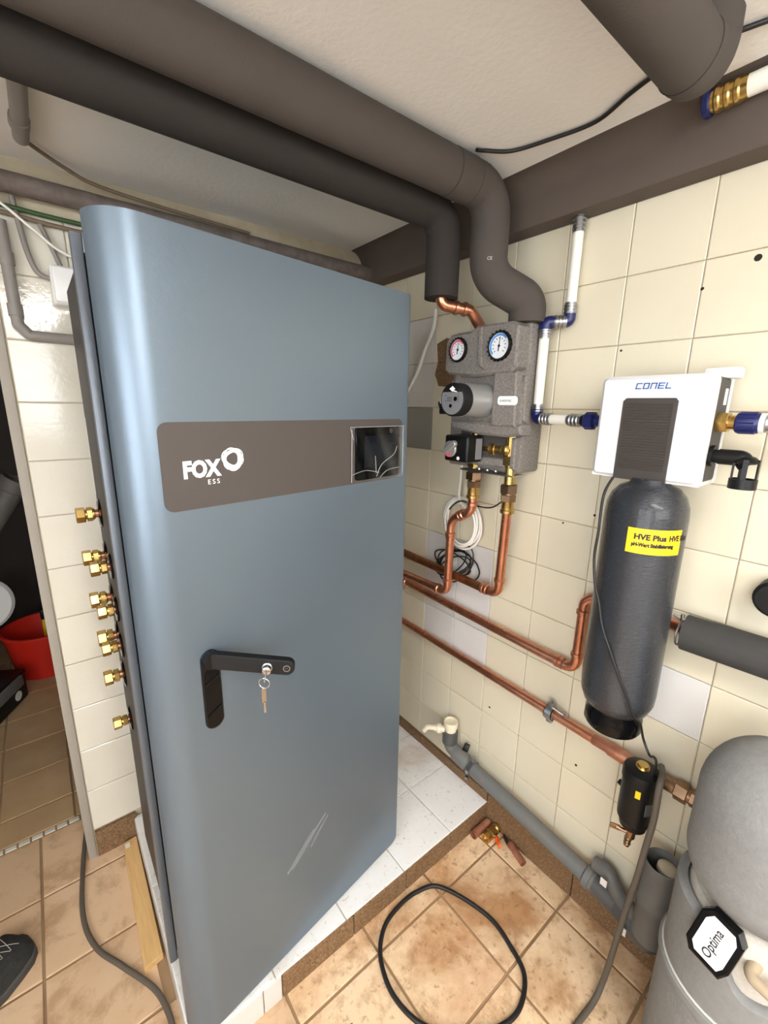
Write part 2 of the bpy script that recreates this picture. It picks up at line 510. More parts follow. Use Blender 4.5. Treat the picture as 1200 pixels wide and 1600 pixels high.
# tiled plinth the cabinet stands on
PX0, PY0, PZ = 0.088, 0.772, 0.082
bm = B(); box(bm, PX0 + 0.006, XW, PY0 + 0.006, YB, -0.004, PZ - 0.006)
plinth = structure('floor_plinth', bm, 'grout')
px = [PX0, 0.290, 0.502, 0.717, 0.927, XW]
py = [PY0, 0.987, 1.196, 1.406, YB]
for i in range(5):
    for j in range(4):
        tile('tile', plinth, ((px[i] + px[i + 1]) / 2, (py[j] + py[j + 1]) / 2, PZ - 0.006), px[i + 1] - px[i] - G, py[j + 1] - py[j] - G, 0.006, 'white_tile', 'z', 0.001)
for x0, x1, m in ((0.927, XW, 'granite'), (0.727, 0.927, 'granite'), (0.527, 0.727, 'granite'), (0.305, 0.527, 'granite'), (0.255, 0.305, 'spare_tile'), (PX0, 0.255, 'spare_tile')):
    tile('skirting_stone', plinth, ((x0 + x1) / 2, PY0 + 0.006, PZ / 2 - 0.003), x1 - x0 - 0.003, PZ - 0.003, 0.0075, m, '-y', 0.002)
for y0, y1 in ((0.772, 0.987), (0.987, 1.196), (1.196, 1.406), (1.406, 1.490)):
    o = tile('skirting_stone', plinth, (PX0 + 0.006, (y0 + y1) / 2, PZ / 2 - 0.003), y1 - y0 - 0.003, PZ - 0.003, 0.006, 'spare_tile', '-x', 0.001)

# right wall
bm = B(); box(bm, XW + 0.004, XW + 0.14, -1.75, 1.62, -0.02, ZC + 0.06)
wall_r = structure('wall_right', bm, 'grout')
WY = [1.145 + 0.1555 * k for k in range(2, -9, -1)]        # joints along the wall
WZ = [0.126 + 0.15125 * k for k in range(13)]
spare = {(c, r) for c in (2, 3) for r in (3, 4, 5)} | {(7, 4)}
for c in range(len(WY) - 1):
    for r in range(12):
        y1, y0, z0, z1 = WY[c], WY[c + 1], WZ[r], WZ[r + 1]
        m = 'cream_tile'
        if (c, r) in spare: m = 'spare_tile'
        if c == 1 and r == 8: m = 'grey_tile'
        if c == 1 and r in (9, 10): m = 'spare_tile'
        y1 = min(y1, 1.49)
        tile('tile', wall_r, (XW + 0.004, (y0 + y1) / 2, (z0 + z1) / 2), y1 - y0 - 0.0019, z1 - z0 - 0.0019, 0.005, m, '-x', 0.0020)
# granite skirting along the right wall
for y0, y1 in ((-0.50, -0.20), (-0.20, 0.12), (0.12, 0.44), (0.44, 0.772), (0.772, 1.13), (1.13, 1.49)):
    tile('skirting_stone', wall_r, (XW + 0.004, (y0 + y1) / 2, 0.060), y1 - y0 - 0.003, 0.118, 0.013, 'granite', '-x', 0.001)
# drill holes in the right wall
for y, z, r in ((0.281, 1.774, .007), (0.365, 1.735, .0035), (0.513, 1.626, .003), (0.608, 1.178, .003), (0.524, 1.217, .0035), (0.800, 0.462, .004), (0.481, 0.461, .004), (0.512, 1.945, .004), (0.345, 1.95, .004)):
    bm = B(); lathe(bm, [(r, 0), (r * 0.8, 0.0016), (r * .3, 0.0016)], (XW - 0.0005, y, z), (-1, 0, 0), 10); obj('drill_hole', bm, 'hole_dark', wall_r)
bm = B(); prism(bm, [(-1.135, 1.700), (-1.128, 1.640), (-1.140, 1.600), (-1.120, 1.560), (-1.060, 1.555), (-1.045, 1.60), (-1.050, 1.705), (-1.09, 1.715)], (XW + 0.001, 0, 0), (0, -1, 0), (0, 0, 1), 0.004, 0.002); obj('broken_plaster', bm, 'granite', wall_r)

# soffit beam along the right wall under the ceiling, with a cove at the top
bm = B()
prof = [(XW + 0.004, 1.940), (1.066, 1.940), (1.064, 1.943), (1.062, 2.000)]
for k in range(7):
    a = math.radians(90 * k / 6); prof.append((1.062 - 0.05 * (1 - math.cos(a)), 2.0 + 0.05 * math.sin(a)))
prof += [(1.0, 2.052), (XW + 0.004, 2.052)]
prism(bm, [(x, z) for x, z in prof], (0, 1.60, 0), (1, 0, 0), (0, 0, 1), 3.3)
structure('trim_2', bm, 'soffit_brown')

# back wall (pier with the doorway on its left), tiled
bm = B(); box(bm, -0.050, XW + 0.02, YB + 0.004, YB + 0.13, -0.02, ZC + 0.06)
wall_b = structure('wall_back', bm, 'grout')
PZr = [0.105 + 0.1533 * k for k in range(13)]
xsb = [-0.027 + 0.153 * k for k in range(8)] + [XW - 0.006]
for i in range(len(xsb) - 1):
    if xsb[i + 1] - xsb[i] < 0.03: continue
    for r in range(12):
        tile('tile', wall_b, ((xsb[i] + xsb[i + 1]) / 2, YB + 0.004, (PZr[r] + PZr[r + 1]) / 2), xsb[i + 1] - xsb[i] - 0.0025, 0.1508, 0.0055, 'pier_tile', '-y', 0.0018)
tile('skirting_stone', wall_b, (0.035, YB + 0.004, 0.050), 0.12, 0.098, 0.014, 'granite', '-y', 0.0)
bm = B(); box(bm, -0.052, -0.029, YB - 0.004, YB + 0.13, 0.0, ZC, 0.002)
structure('trim_3', bm, 'jamb')
bm = B(); box(bm, -0.95, -0.048, YB + 0.004, YB + 0.13, 1.96, ZC + 0.06)
structure('wall_lintel', bm, 'plaster')
bm = B(); box(bm, -1.40, -0.95, YB + 0.004, YB + 0.13, -0.02, ZC + 0.06)
structure('wall_back_left', bm, 'rear_plaster')
# remaining shell of this room, behind and beside the camera
bm = B(); box(bm, -1.45, -1.35, -1.80, YB + 0.13, -0.02, ZC + 0.06); structure('wall_left', bm, 'rear_plaster')
bm = B(); box(bm, -1.45, XW + 0.14, -1.85, -1.75, -0.02, ZC + 0.06); structure('wall_rear', bm, 'rear_plaster')
bm = B(); box(bm, -1.45, XW + 0.14, -1.85, 3.95, ZC, ZC + 0.10); structure('ceiling', bm, 'plaster')
# shell of the room beyond the doorway
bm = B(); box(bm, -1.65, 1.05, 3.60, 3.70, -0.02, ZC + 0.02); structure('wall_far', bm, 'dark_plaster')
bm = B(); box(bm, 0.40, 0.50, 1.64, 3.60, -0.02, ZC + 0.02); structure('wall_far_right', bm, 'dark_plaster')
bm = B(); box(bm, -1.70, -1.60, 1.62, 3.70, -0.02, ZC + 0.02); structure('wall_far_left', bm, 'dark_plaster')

# ceiling lamp behind the camera: an opal batten, the one light of the room
lamp = thing('ceiling_lamp', 'long opal ceiling batten lamp behind the viewpoint', 'lamp', (0.085, -0.88, ZC))
bm = B(); box(bm, -0.075, 0.245, -1.50, -0.26, ZC - 0.010, ZC - 0.001, 0.002); obj('base_plate', bm, 'lamp_body', lamp)
bm = B(); box(bm, -0.060, 0.230, -1.48, -0.28, ZC - 0.052, ZC - 0.010, 0.012, 3); obj('diffuser', bm, 'lamp_glow', lamp)

# glowing framed panel, added as fill light on the rear wall, behind the viewpoint
bm = B(); box(bm, -0.95, 0.75, -1.752, -1.735, 1.25, 1.90, 0.0)
fill_rear = structure('fill_panel_1', bm, 'fill_glow')
for x0, x1, z0, z1 in ((-1.0, 0.80, 1.90, 1.95), (-1.0, 0.80, 1.20, 1.25), (-1.0, -0.95, 1.25, 1.90), (0.75, 0.80, 1.25, 1.90), (-0.12, -0.08, 1.25, 1.90)):
    bm = B(); box(bm, x0, x1, -1.75, -1.715, z0, z1, 0.004); obj('fill_frame', bm, 'white_plastic', fill_rear)
bm = B(); box(bm, -1.352, -1.335, -1.25, 0.25, 0.85, 1.90, 0.0)  # second glowing panel, added to light the right wall from the left
fill_left = structure('fill_panel_2', bm, 'fill_glow')
for y0, y1, z0, z1 in ((-1.30, 0.30, 1.90, 1.95), (-1.30, 0.30, 0.80, 0.85), (-1.30, -1.25, 0.85, 1.90), (0.25, 0.30, 0.85, 1.90), (-0.52, -0.48, 0.85, 1.90)):
    bm = B(); box(bm, -1.35, -1.315, y0, y1, z0, z1, 0.004); obj('fill_frame', bm, 'white_plastic', fill_left)

# opal bulkhead lamp on the ceiling, just above and to the right of the viewpoint
lamp2 = thing('ceiling_lamp', 'round opal bulkhead ceiling lamp above the viewpoint', 'lamp', (0.46, -0.24, ZC))
bm = B(); lathe(bm, [(0.070, 0.0), (0.070, 0.020), (0.055, 0.026), (0.040, 0.040)], (0.46, -0.24, ZC - 0.001), (0, 0, -1), 28); obj('base', bm, 'lamp_body', lamp2)
bm = B(); lathe(bm, [(0.0, -0.070)] + [(0.095 * math.cos(math.radians(a)), 0.070 * math.sin(math.radians(a))) for a in range(-75, 90, 15)] + [(0.0, 0.070)], (0.46, -0.24, 1.940), (0, 0, -1), 28, cap=False); obj('globe', bm, 'globe_glow', lamp2)

# ------------------------------------------------------------------ the grey cabinet with its door ajar
DA = Vector((0.757, 0.859, 0.0)); DD = Vector((0.98887, 0.14877, 0)); DN = Vector((-0.14877, 0.98887, 0)); UZ = Vector((0, 0, 1))
def D(u, v, z): return DA + DD * u + DN * v + UZ * z

cab = thing('heating_cabinet', 'tall blue-grey steel heating cabinet with its front door ajar on the tiled plinth', 'cabinet', (0.43, 1.12, PZ))
bm = B(); box(bm, 0.100, 0.770, 0.935, 1.320, 0.150, 1.738, 0.004); obj('body', bm, 'side_dark', cab)
bm = B()
box(bm, 0.084, 0.100, 0.918, 0.937, 0.150, 1.752, 0.002)
box(bm, 0.756, 0.776, 0.918, 0.937, 0.150, 1.752, 0.002)
box(bm, 0.100, 0.756, 0.918, 0.937, 1.722, 1.752, 0.002)
box(bm, 0.100, 0.756, 0.918, 0.937, 0.150, 0.180, 0.002)
obj('front_frame', bm, 'body_grey', cab)
for x, y in ((0.15, 0.98), (0.72, 0.98), (0.15, 1.27), (0.72, 1.27)):
    bm = B(); lathe(bm, [(0.022, 0), (0.022, 0.006), (0.010, 0.009), (0.010, 0.069)], (x, y, PZ), (0, 0, 1), 16); obj('foot', bm, 'black_plastic', cab)

# door: bent sheet, large radius on the left, small on the right
def door_mesh():
    bm = B(); T = 0.055; R = 0.058; UL, UR = -0.665, 0.003
    Z0, Z1 = 0.094, 1.752
    prof = [(UL + 0.004, T)]
    for k in range(13):
        a = math.radians(90 * k / 12); prof.append((UL + R - R * math.cos(a), R - R * math.sin(a) if k < 12 else 0.0))
    for k in range(1, 12): prof.append((UL + R + (UR - 0.035 - UL - R) * k / 12, 0.0))
    for k in range(6): prof.append((UR - 0.035 + 0.028 * k / 5, 0.0))
    for k in range(1, 6):
        a = math.radians(90 * k / 5); prof.append((UR - 0.007 + 0.007 * math.sin(a), 0.007 - 0.007 * math.cos(a)))
    prof.append((UR, T))
    def zb(u):
        d = UR - u; r = 0.030
        return Z0 + (r - math.sqrt(max(0, r * r - (r - d) ** 2)) if d < r else 0)
    cols = []
    for u, v in prof:
        z0 = zb(u); cols.append([bm.verts.new(D(u, v, z0)), bm.verts.new(D(u, v, z0 + 0.04)), bm.verts.new(D(u, v, 1.0)), bm.verts.new(D(u, v, Z1))])
    for c0, c1 in zip(cols, cols[1:]):
        for k in range(3): bm.faces.new((c0[k], c1[k], c1[k + 1], c0[k + 1]))
    n = len(cols)
    bk = [[bm.verts.new(c[k].co) for k in range(4)] for c in (cols[0], cols[-1])]
    bm.faces.new([cols[i][3] for i in range(n)])
    bm.faces.new([cols[i][0] for i in range(n)][::-1])
    bm.faces.new((cols[0][0], cols[0][1], cols[0][2], cols[0][3], cols[-1][3], cols[-1][2], cols[-1][1], cols[-1][0]))
    return bm
door = obj('door', door_mesh(), 'door_blue', cab, 30)
def dprism(poly, v, depth, inset=0.0):
    bm = B(); prism(bm, poly, D(0, v, 0), DD, UZ, depth, inset); return bm
obj('fascia_panel', dprism(rrect(-0.614, -0.022, 1.310, 1.458, 0.016), 0.0002, 0.0012), 'fascia', door, 20, 'brown-grey strip panel across the door')
bm = text_bm('FOX', 0.0385, D(-0.5800, -0.0011, 1.3655), DD, UZ, 0.0006, 0.0019, 'LEFT', 0.835); obj('lettering', bm, 'white_print', door, norm=False)
bm = text_bm('ESS', 0.0120, D(-0.5390, -0.0011, 1.3505), DD, UZ, 0.0006, 0.00005, 'LEFT', 1.0, 1.45); obj('lettering', bm, 'white_print', door, norm=False)
def tri_ring(cu, cz, ro, ri, ph, off):
    bm = B(); n = 48
    def R(a, r): return r * (1 + 0.085 * math.cos(3 * (a - ph)))
    o_, i_ = [], []
    for k in range(n):
        a = 2 * PI * k / n
        o_.append(bm.verts.new(D(cu + R(a, ro) * math.cos(a), -0.0017, cz + R(a, ro) * math.sin(a))))
        i_.append(bm.verts.new(D(cu + off[0] + R(a, ri) * math.cos(a), -0.0017, cz + off[1] + R(a, ri) * math.sin(a))))
    for k in range(n):
        j = (k + 1) % n
        bm.faces.new((o_[k], o_[j], i_[j], i_[k]))
    return bm
bm = tri_ring(-0.4895, 1.3915, 0.0205, 0.0188, 0.6, (0.0006, 0.0003))
b2 = tri_ring(-0.4890, 1.3908, 0.0188, 0.0110, 1.0, (-0.001, 0.0010))
me_ = bpy.data.meshes.new('t'); b2.to_mesh(me_); bm.from_mesh(me_); bpy.data.meshes.remove(me_); b2.free()
b2 = tri_ring(-0.4893, 1.3912, 0.0196, 0.0180, 1.9, (0.0004, -0.0004))
me_ = bpy.data.meshes.new('t'); b2.to_mesh(me_); bm.from_mesh(me_); bpy.data.meshes.remove(me_); b2.free()
r_ = bmesh.ops.extrude_face_region(bm, geom=list(bm.faces))
bmesh.ops.translate(bm, verts=[g for g in r_['geom'] if isinstance(g, bmesh.types.BMVert)], vec=DN * 0.0006)
obj('emblem', bm, 'white_print', door, 20)
obj('display', dprism(rrect(-0.184, -0.034, 1.316, 1.440, 0.008), -0.0010, 0.0035, 0.001), 'display_glass', door)
obj('display_window', dprism(rrect(-0.158, -0.052, 1.345, 1.420, 0.003), -0.0044, 0.0004), 'screen', door)
bm = B(); lathe(bm, [(0.0062, 0), (0.0062, 0.0005), (0.004, 0.0007)], D(-0.066, -0.0043, 1.430), -DN, 18); obj('button', bm, 'side_dark', door)
# loose protective film still stuck over the display
bm = B()
nu, nz = 14, 10
g = [[bm.verts.new(D(-0.209 + 0.187 * i / nu, -0.0080 - 0.0012 * math.sin(i * 1.3 + j * 0.7) - 0.0008 * math.sin(j * 2.1), 1.313 + 0.130 * j / nz)) for j in range(nz + 1)] for i in range(nu + 1)]
for i in range(nu):
    for j in range(nz): bm.faces.new((g[i][j], g[i + 1][j], g[i + 1][j + 1], g[i][j + 1]))
obj('protective_film', bm, 'film', door, 60, 'clear crinkled film over the display')
bm = B()
for pts in ([(-0.204, 1.436), (-0.205, 1.316)], [(-0.209, 1.441), (-0.022, 1.441)], [(-0.028, 1.440), (-0.027, 1.318)], [(-0.205, 1.333), (-0.16, 1.340), (-0.115, 1.331)],
            [(-0.123, 1.322), (-0.105, 1.350), (-0.062, 1.372), (-0.05, 1.392)], [(-0.11, 1.319), (-0.085, 1.334), (-0.04, 1.338)], [(-0.128, 1.372), (-0.124, 1.330)], [(-0.209, 1.440), (-0.198, 1.412)]):
    sweep(bm, smooth_pts([D(u, -0.0095, z) for u, z in pts], 5), 0.0006, 5)
obj('film_crease', bm, 'film_crease', door)
for pts in ([(-0.295, 0.440), (-0.330, 0.415), (-0.372, 0.378), (-0.405, 0.352)], [(-0.288, 0.428), (-0.318, 0.402), (-0.345, 0.372)], [(-0.335, 0.42), (-0.38, 0.385), (-0.418, 0.350)]):
    bm = B(); prism(bm, [(u, z + 0.003) for u, z in pts] + [(u + 0.004, z - 0.004) for u, z in reversed(pts)], D(0, 0.0001, 0), DD, UZ, 0.0003); obj('scuff_mark', bm, 'scuff', door)

# swing handle: recessed tray, lever swung out to the right, lock with keys
tray = rrect(-0.5815, -0.5445, 0.868, 1.038, 0.0184, 8)
hnd = obj('handle', dprism(tray, 0.0002, 0.0030, 0.0008), 'black_plastic', cab, 30, 'black swing handle with lever turned out')
inner = rrect(-0.5775, -0.5485, 0.872, 1.000, 0.0144, 8)
obj('tray_floor', dprism(inner, -0.0028, 0.0006), 'black_gloss', hnd)
for z0, z1 in ((0.975, 0.979), (0.905, 0.912)):
    bm = B(); prism(bm, [(-0.576, z0 - 0.008), (-0.550, z1), (-0.550, z1 + 0.003), (-0.576, z0 - 0.005)], D(0, -0.0032, 0), DD, UZ, 0.003)
    obj('tray_rib', bm, 'black_plastic', hnd)
p0 = D(-0.563, -0.014, 1.021); p1 = D(-0.459, -0.098, 0.998)
e1 = (p1 - p0).normalized(); e2 = (UZ - e1 * UZ.dot(e1)).normalized(); e3 = e1.cross(e2)
Llen = (p1 - p0).length
bm = B()
prism(bm, rrect(-0.017, Llen + 0.016, -0.0155, 0.0155, 0.0150, 8), p0 - e3 * 0.010, e1, e2, 0.016, 0.002)
obj('lever', bm, 'black_matte', hnd)
bm = B(); cyl(bm, D(-0.563, 0.0, 1.021), D(-0.563, -0.018, 1.021), 0.0165, seg=24); obj('pivot', bm, 'black_plastic', hnd)
lk = p0 + e1 * (Llen * 0.74) + e3 * 0.006
bm = B(); lathe(bm, [(0.0098, 0), (0.0098, 0.003), (0.008, 0.004), (0.008, 0.014), (0.006, 0.015)], lk, e3, 20); obj('lock_cylinder', bm, 'chrome', hnd)
bm = B(); kp = lk + e3 * 0.014
box(bm, -0.0012, 0.0012, -0.004, 0.004, 0, 0.010, 0, M=Matrix.Translation(kp) @ Matrix((e1.to_tuple() + (0,), e2.to_tuple() + (0,), e3.to_tuple() + (0,), (0, 0, 0, 1))).transposed())
lathe(bm, [(0.0085, -0.001), (0.0092, 0), (0.0085, 0.001)], kp + e3 * 0.018 - e2 * 0.002, e1, 16)
obj('key', bm, 'chrome', hnd)
bm = B(); rc = kp + e3 * 0.019 - e2 * 0.012
sweep(bm, [rc + (e2 * math.cos(a) + e3 * math.sin(a) * 0.3 + e1 * math.sin(a)) * 0.0098 for a in [2 * PI * k / 20 for k in range(20)]], 0.0009, 6, closed=True)
obj('key_ring', bm, 'chrome', hnd)
bm = B(); box(bm, -0.0042, 0.0042, -0.001, 0.001, -0.030, 0.0, 0.0005, 1, M=Matrix.Translation(rc - e2 * 0.010)); box(bm, -0.002, 0.002, -0.001, 0.001, -0.052, -0.028, 0, M=Matrix.Translation(rc - e2 * 0.010)); obj('key', bm, 'chrome', hnd)
c3 = p0 + e1 * (Llen + 0.001) + e3 * 0.006
bm = B(); lathe(bm, [(0.0068, 0), (0.0068, 0.0008), (0.0052, 0.0008), (0.0052, 0.0001)], c3, e3, 16, cap=False); box(bm, -0.003, 0.003, -0.0012, 0.0012, 0, 0.0008, 0, M=Matrix.Translation(c3)); obj('lever_mark', bm, 'zinc', hnd)

# compression fittings on the left flank, each with rosette, tube and nuts
def fitting(y, z, tip, s=1.0):
    X = 0.100
    bm = B(); lathe(bm, [(0.036 * (0.9 if s < 1 else 1), 0), (0.036 * (0.9 if s < 1 else 1), 0.002), (0.030, 0.005), (0.014, 0.006)], (X, y, z), (-1, 0, 0), 24)
    f = obj('pipe_fitting', bm, 'black_gloss', cab, 30, 'brass compression fitting with black rosette')
    bm = B(); cyl(bm, (X - 0.004, y, z), (X - 0.020, y, z), 0.0105 * s, seg=16); obj('tube', bm, 'copper', f)
    L_ = (X - 0.012) - tip
    x1 = tip + L_
    bm = B(); lathe(bm, [(0.0115 * s, 0), (0.0150 * s, 0.002), (0.0150 * s, 0.008), (0.0135 * s, 0.010)], (x1, y, z), (-1, 0, 0), 20); obj('collar', bm, 'brass', f)
    bm = B(); hexnut(bm, (tip + 0.034, y, z), (tip + 0.022, y, z), 0.0172 * s, 0.001, 0.3); cyl(bm, (tip + 0.024, y, z), (tip + 0.016, y, z), 0.0125 * s); obj('fitting_body', bm, 'brass', f)
    bm = B(); hexnut(bm, (tip + 0.019, y, z), (tip, y, z), 0.0192 * s, 0.0015, 0.1)
    obj('union_nut', bm, 'brass', f)
for y, z, t, s in ((1.262, 1.219, .049, 1), (1.262, 1.109, .049, 1), (1.175, 1.105, .056, .92), (1.258, 0.996, .051, 1.05), (1.180, 0.992, .058, .9),
                   (1.245, 0.893, .054, 1.05), (1.190, 0.888, .056, .9), (1.235, 0.782, .054, 1), (1.225, 0.648, .058, .85)):
    fitting(y, z, t, s)
bm = B(); box(bm, 0.0990, 0.0997, 0.960, 0.992, 1.17, 1.420); obj('paper_label', bm, 'paper', cab)
bm = B(); box(bm, 0.0990, 0.0997, 1.305, 1.316, 1.26, 1.450); obj('paper_label', bm, 'paper', cab)

# ------------------------------------------------------------------ insulated pipes
p = thing('insulated_pipe', 'thick grey foam insulated pipe under the ceiling, bending down onto the pump station', 'pipe', (-0.1, 0.794, 1.95))
path = fillet_path([(-1.34, 0.794, 2.000), (0.956, 0.794, 2.000), (0.956, 0.794, 1.812), (1.045, 0.728, 1.757), (1.045, 0.728, 1.704)], [0.062, 0.075, 0.055], 10)
bm = B(); sweep(bm, path, 0.0465, 28); obj('foam_sleeve', bm, 'foam', p, 50)
for x in (0.800, 0.868):
    bm = B(); lathe(bm, [(0.0465, -0.0012), (0.0472, 0), (0.0465, 0.0012)], (x, 0.794, 2.0), (1, 0, 0), 32, cap=False)
    obj('joint_seam', bm, 'foam_shade_seam', p)
bm = B(); lathe(bm, [(0.0468, 0), (0.0474, 0.0004), (0.0474, 0.0646), (0.0468, 0.065)], (0.802, 0.794, 2.0), (1, 0, 0), 32, cap=False); obj('foam_tape', bm, 'foam', p)
tb = text_bm('CE', 0.0105, Vector((0.918, 0.7665, 1.838)), Vector((0.62, -0.78, 0)), Vector((0, 0, 1)), 0.0003)
obj('printed_mark', tb, 'seam_white', p, norm=False)

p = thing('insulated_pipe', 'grey foam insulated pipe coloured as in shade, running behind the first one, ending open above the copper elbow', 'pipe', (-0.15, 0.905, 1.925))
path = fillet_path([(-1.34, 0.905, 1.974), (0.905, 0.905, 1.974), (0.905, 0.905, 1.772)], 0.060, 10)
bm = B(); sweep(bm, path, 0.0450, 28, cap=False)
r1 = [v for v in bm.verts]
lathe(bm, [(0.0450, 0), (0.018, 0.0), (0.018, 0.05)], (0.905, 0.905, 1.772), (0, 0, 1), 28, cap=False)
obj('foam_sleeve', bm, 'foam_shade_seam', p, 50)
bm = B(); path = fillet_path([(0.905, 0.905, 1.84), (0.905, 0.905, 1.757), (0.985, 0.868, 1.748), (1.035, 0.862, 1.70)], 0.02, 6); sweep(bm, path, 0.0150, 18)
for q, dq in (((0.905, 0.905, 1.782), (0, 0, 1)),): lathe(bm, [(0.015, -0.006), (0.0185, -0.004), (0.0185, 0.004), (0.015, 0.006)], q, dq, 18, cap=False)
lathe(bm, [(0.015, -0.006), (0.0185, -0.004), (0.0185, 0.004), (0.015, 0.006)], (0.945, 0.8865, 1.7525), (0.08, -0.037, -0.009), 18, cap=False)
lathe(bm, [(0.015, -0.006), (0.0185, -0.004), (0.0185, 0.004), (0.015, 0.006)], (0.968, 0.876, 1.75), (0.08, -0.037, -0.009), 18, cap=False)
obj('copper_elbow', bm, 'copper', p)

p = thing('insulated_pipe', 'short thick grey foam insulated pipe by the ceiling, turning up with a mitred seam', 'pipe', (0.5, 0.318, 1.93))
path = fillet_path([(-0.20, 0.332, 1.987), (0.868, 0.332, 1.987), (0.868, 0.332, 2.10)], 0.044, 12)
bm = B(); sweep(bm, path, 0.0430, 32); obj('foam_sleeve', bm, 'foam', p, 50)
bm = B()
ring = []
for k in range(41):
    a = PI * 2 * k / 40
    ring.append(Vector((0.815 + 0.006 * math.cos(a), 0.332 + 0.0433 * math.cos(a), 1.987 + 0.0433 * math.sin(a))))
sweep(bm, ring[:-1], 0.0008, 5, closed=True); obj('mitre_seam', bm, 'foam_shade_seam', p)

p = thing('insulated_pipe', 'black foam insulated pipe on the wall right of the wrapped tank', 'pipe', (1.075, 0.0, 0.96))
bm = B(); sweep(bm, [(1.078, 0.268, 1.008), (1.078, 0.15, 1.012), (1.078, -0.5, 1.03)], 0.0400, 28, cap=False)
lathe(bm, [(0.040, 0), (0.022, 0.0), (0.022, -0.03)], (1.078, 0.268, 1.008), (0, 1, 0), 28, cap=False); obj('foam_sleeve', bm, 'foam_black', p, 50)
bm = B(); lathe(bm, [(0.015, 0), (0.026, 0.001), (0.026, 0.010), (0.017, 0.012)], (1.078, 0.262, 1.008), (0, 1, 0), 20); obj('rubber_sleeve', bm, 'black_gloss', p)
bm = B(); sweep(bm, [(1.066 + 0.028 * math.sin(a), 0.274, 1.008 + 0.028 * math.cos(a)) for a in [2 * PI * k / 24 for k in range(24)]], 0.0022, 6, closed=True); cyl(bm, (1.064, 0.274, 1.036), (1.062, 0.274, 1.054), 0.004, seg=8); cyl(bm, (1.063, 0.268, 1.042), (1.063, 0.292, 1.046), 0.003, seg=8); obj('clamp', bm, 'zinc', p)

# ------------------------------------------------------------------ pump station
ps = thing('pump_station', 'grey foam-shelled heating pump station with two dials on the wall', 'pump station', (1.05, 0.83, 1.30))
bm = B(); box(bm, 1.030, XW - 0.003, 0.700, 0.968, 1.312, 1.705, 0.010, 3); obj('back_shell', bm, 'epp', ps)
UY = Vector((0, -1, 0))
def wp(poly, x, depth, inset=0.0):
    """Outline given as (y, z), extruded from x towards the room."""
    bm = B(); prism(bm, [(-y, z) for y, z in poly], (x, 0, 0), UY, UZ, depth, inset); return bm
def ccw(poly): return poly
# cover: upper hood, waist, centre panel, foot band
hood = [(0.704, 1.592), (0.704, 1.690), (0.722, 1.703), (0.840, 1.706), (0.862, 1.694), (0.936, 1.692), (0.954, 1.676), (0.957, 1.596), (0.940, 1.584), (0.840, 1.572), (0.72, 1.578)]
obj('hood', wp(hood[::-1][::-1], 1.032, 0.050, 0.006), 'epp', ps, 25)
waist = [(0.690, 1.425), (0.690, 1.470), (0.702, 1.582), (0.930, 1.588), (0.936, 1.46), (0.925, 1.428), (0.82, 1.418)]
obj('cover', wp(waist, 1.032, 0.030, 0.004), 'epp', ps, 25)
obj('centre_panel', wp([(0.694, 1.440), (0.700, 1.580), (0.772, 1.582), (0.772, 1.440)], 1.004, 0.022, 0.004), 'epp', ps, 25)
obj('side_rib', wp([(0.684, 1.452), (0.690, 1.572), (0.703, 1.572), (0.699, 1.452)], 1.030, 0.020, 0.004), 'epp', ps, 25)
obj('foot_band', wp([(0.676, 1.420), (0.680, 1.446), (0.926, 1.452), (0.921, 1.428), (0.82, 1.414), (0.72, 1.412)], 1.034, 0.046, 0.006), 'epp', ps, 25)
obj('hood_rib', wp([(0.812, 1.600), (0.818, 1.700), (0.828, 1.702), (0.828, 1.620), (0.820, 1.600), (0.800, 1.588), (0.795, 1.592)], 0.985, 0.008, 0.002), 'epp', ps, 25)
bm = wp([(0.722, 1.325), (0.722, 1.410), (0.706, 1.410), (0.706, 1.325)], 1.06, 0.048, 0.004); obj('lower_shell', bm, 'epp', ps, 25)
bm = wp([(0.900, 1.320), (0.900, 1.345), (0.745, 1.350), (0.745, 1.325)], 1.07, 0.050, 0.004); obj('lower_shell', bm, 'epp', ps, 25)
bm = wp(rrect(0.724, 0.915, 1.345, 1.425, 0.004), 1.034, 0.006); obj('cavity', bm, 'epp_dark', ps)
badge = obj('badge', wp(rrect(0.690, 0.752, 1.496, 1.519, 0.008), 0.982, 0.0015, 0.0004), 'white_plastic', ps, 25, 'small white oval nameplate')
obj('lettering', text_bm('ovenrec', 0.0115, (0.9804, 0.7455, 1.5045), UY, UZ, 0.0003, 0, 'LEFT', 1.0), 'drain_plain', badge, norm=False)

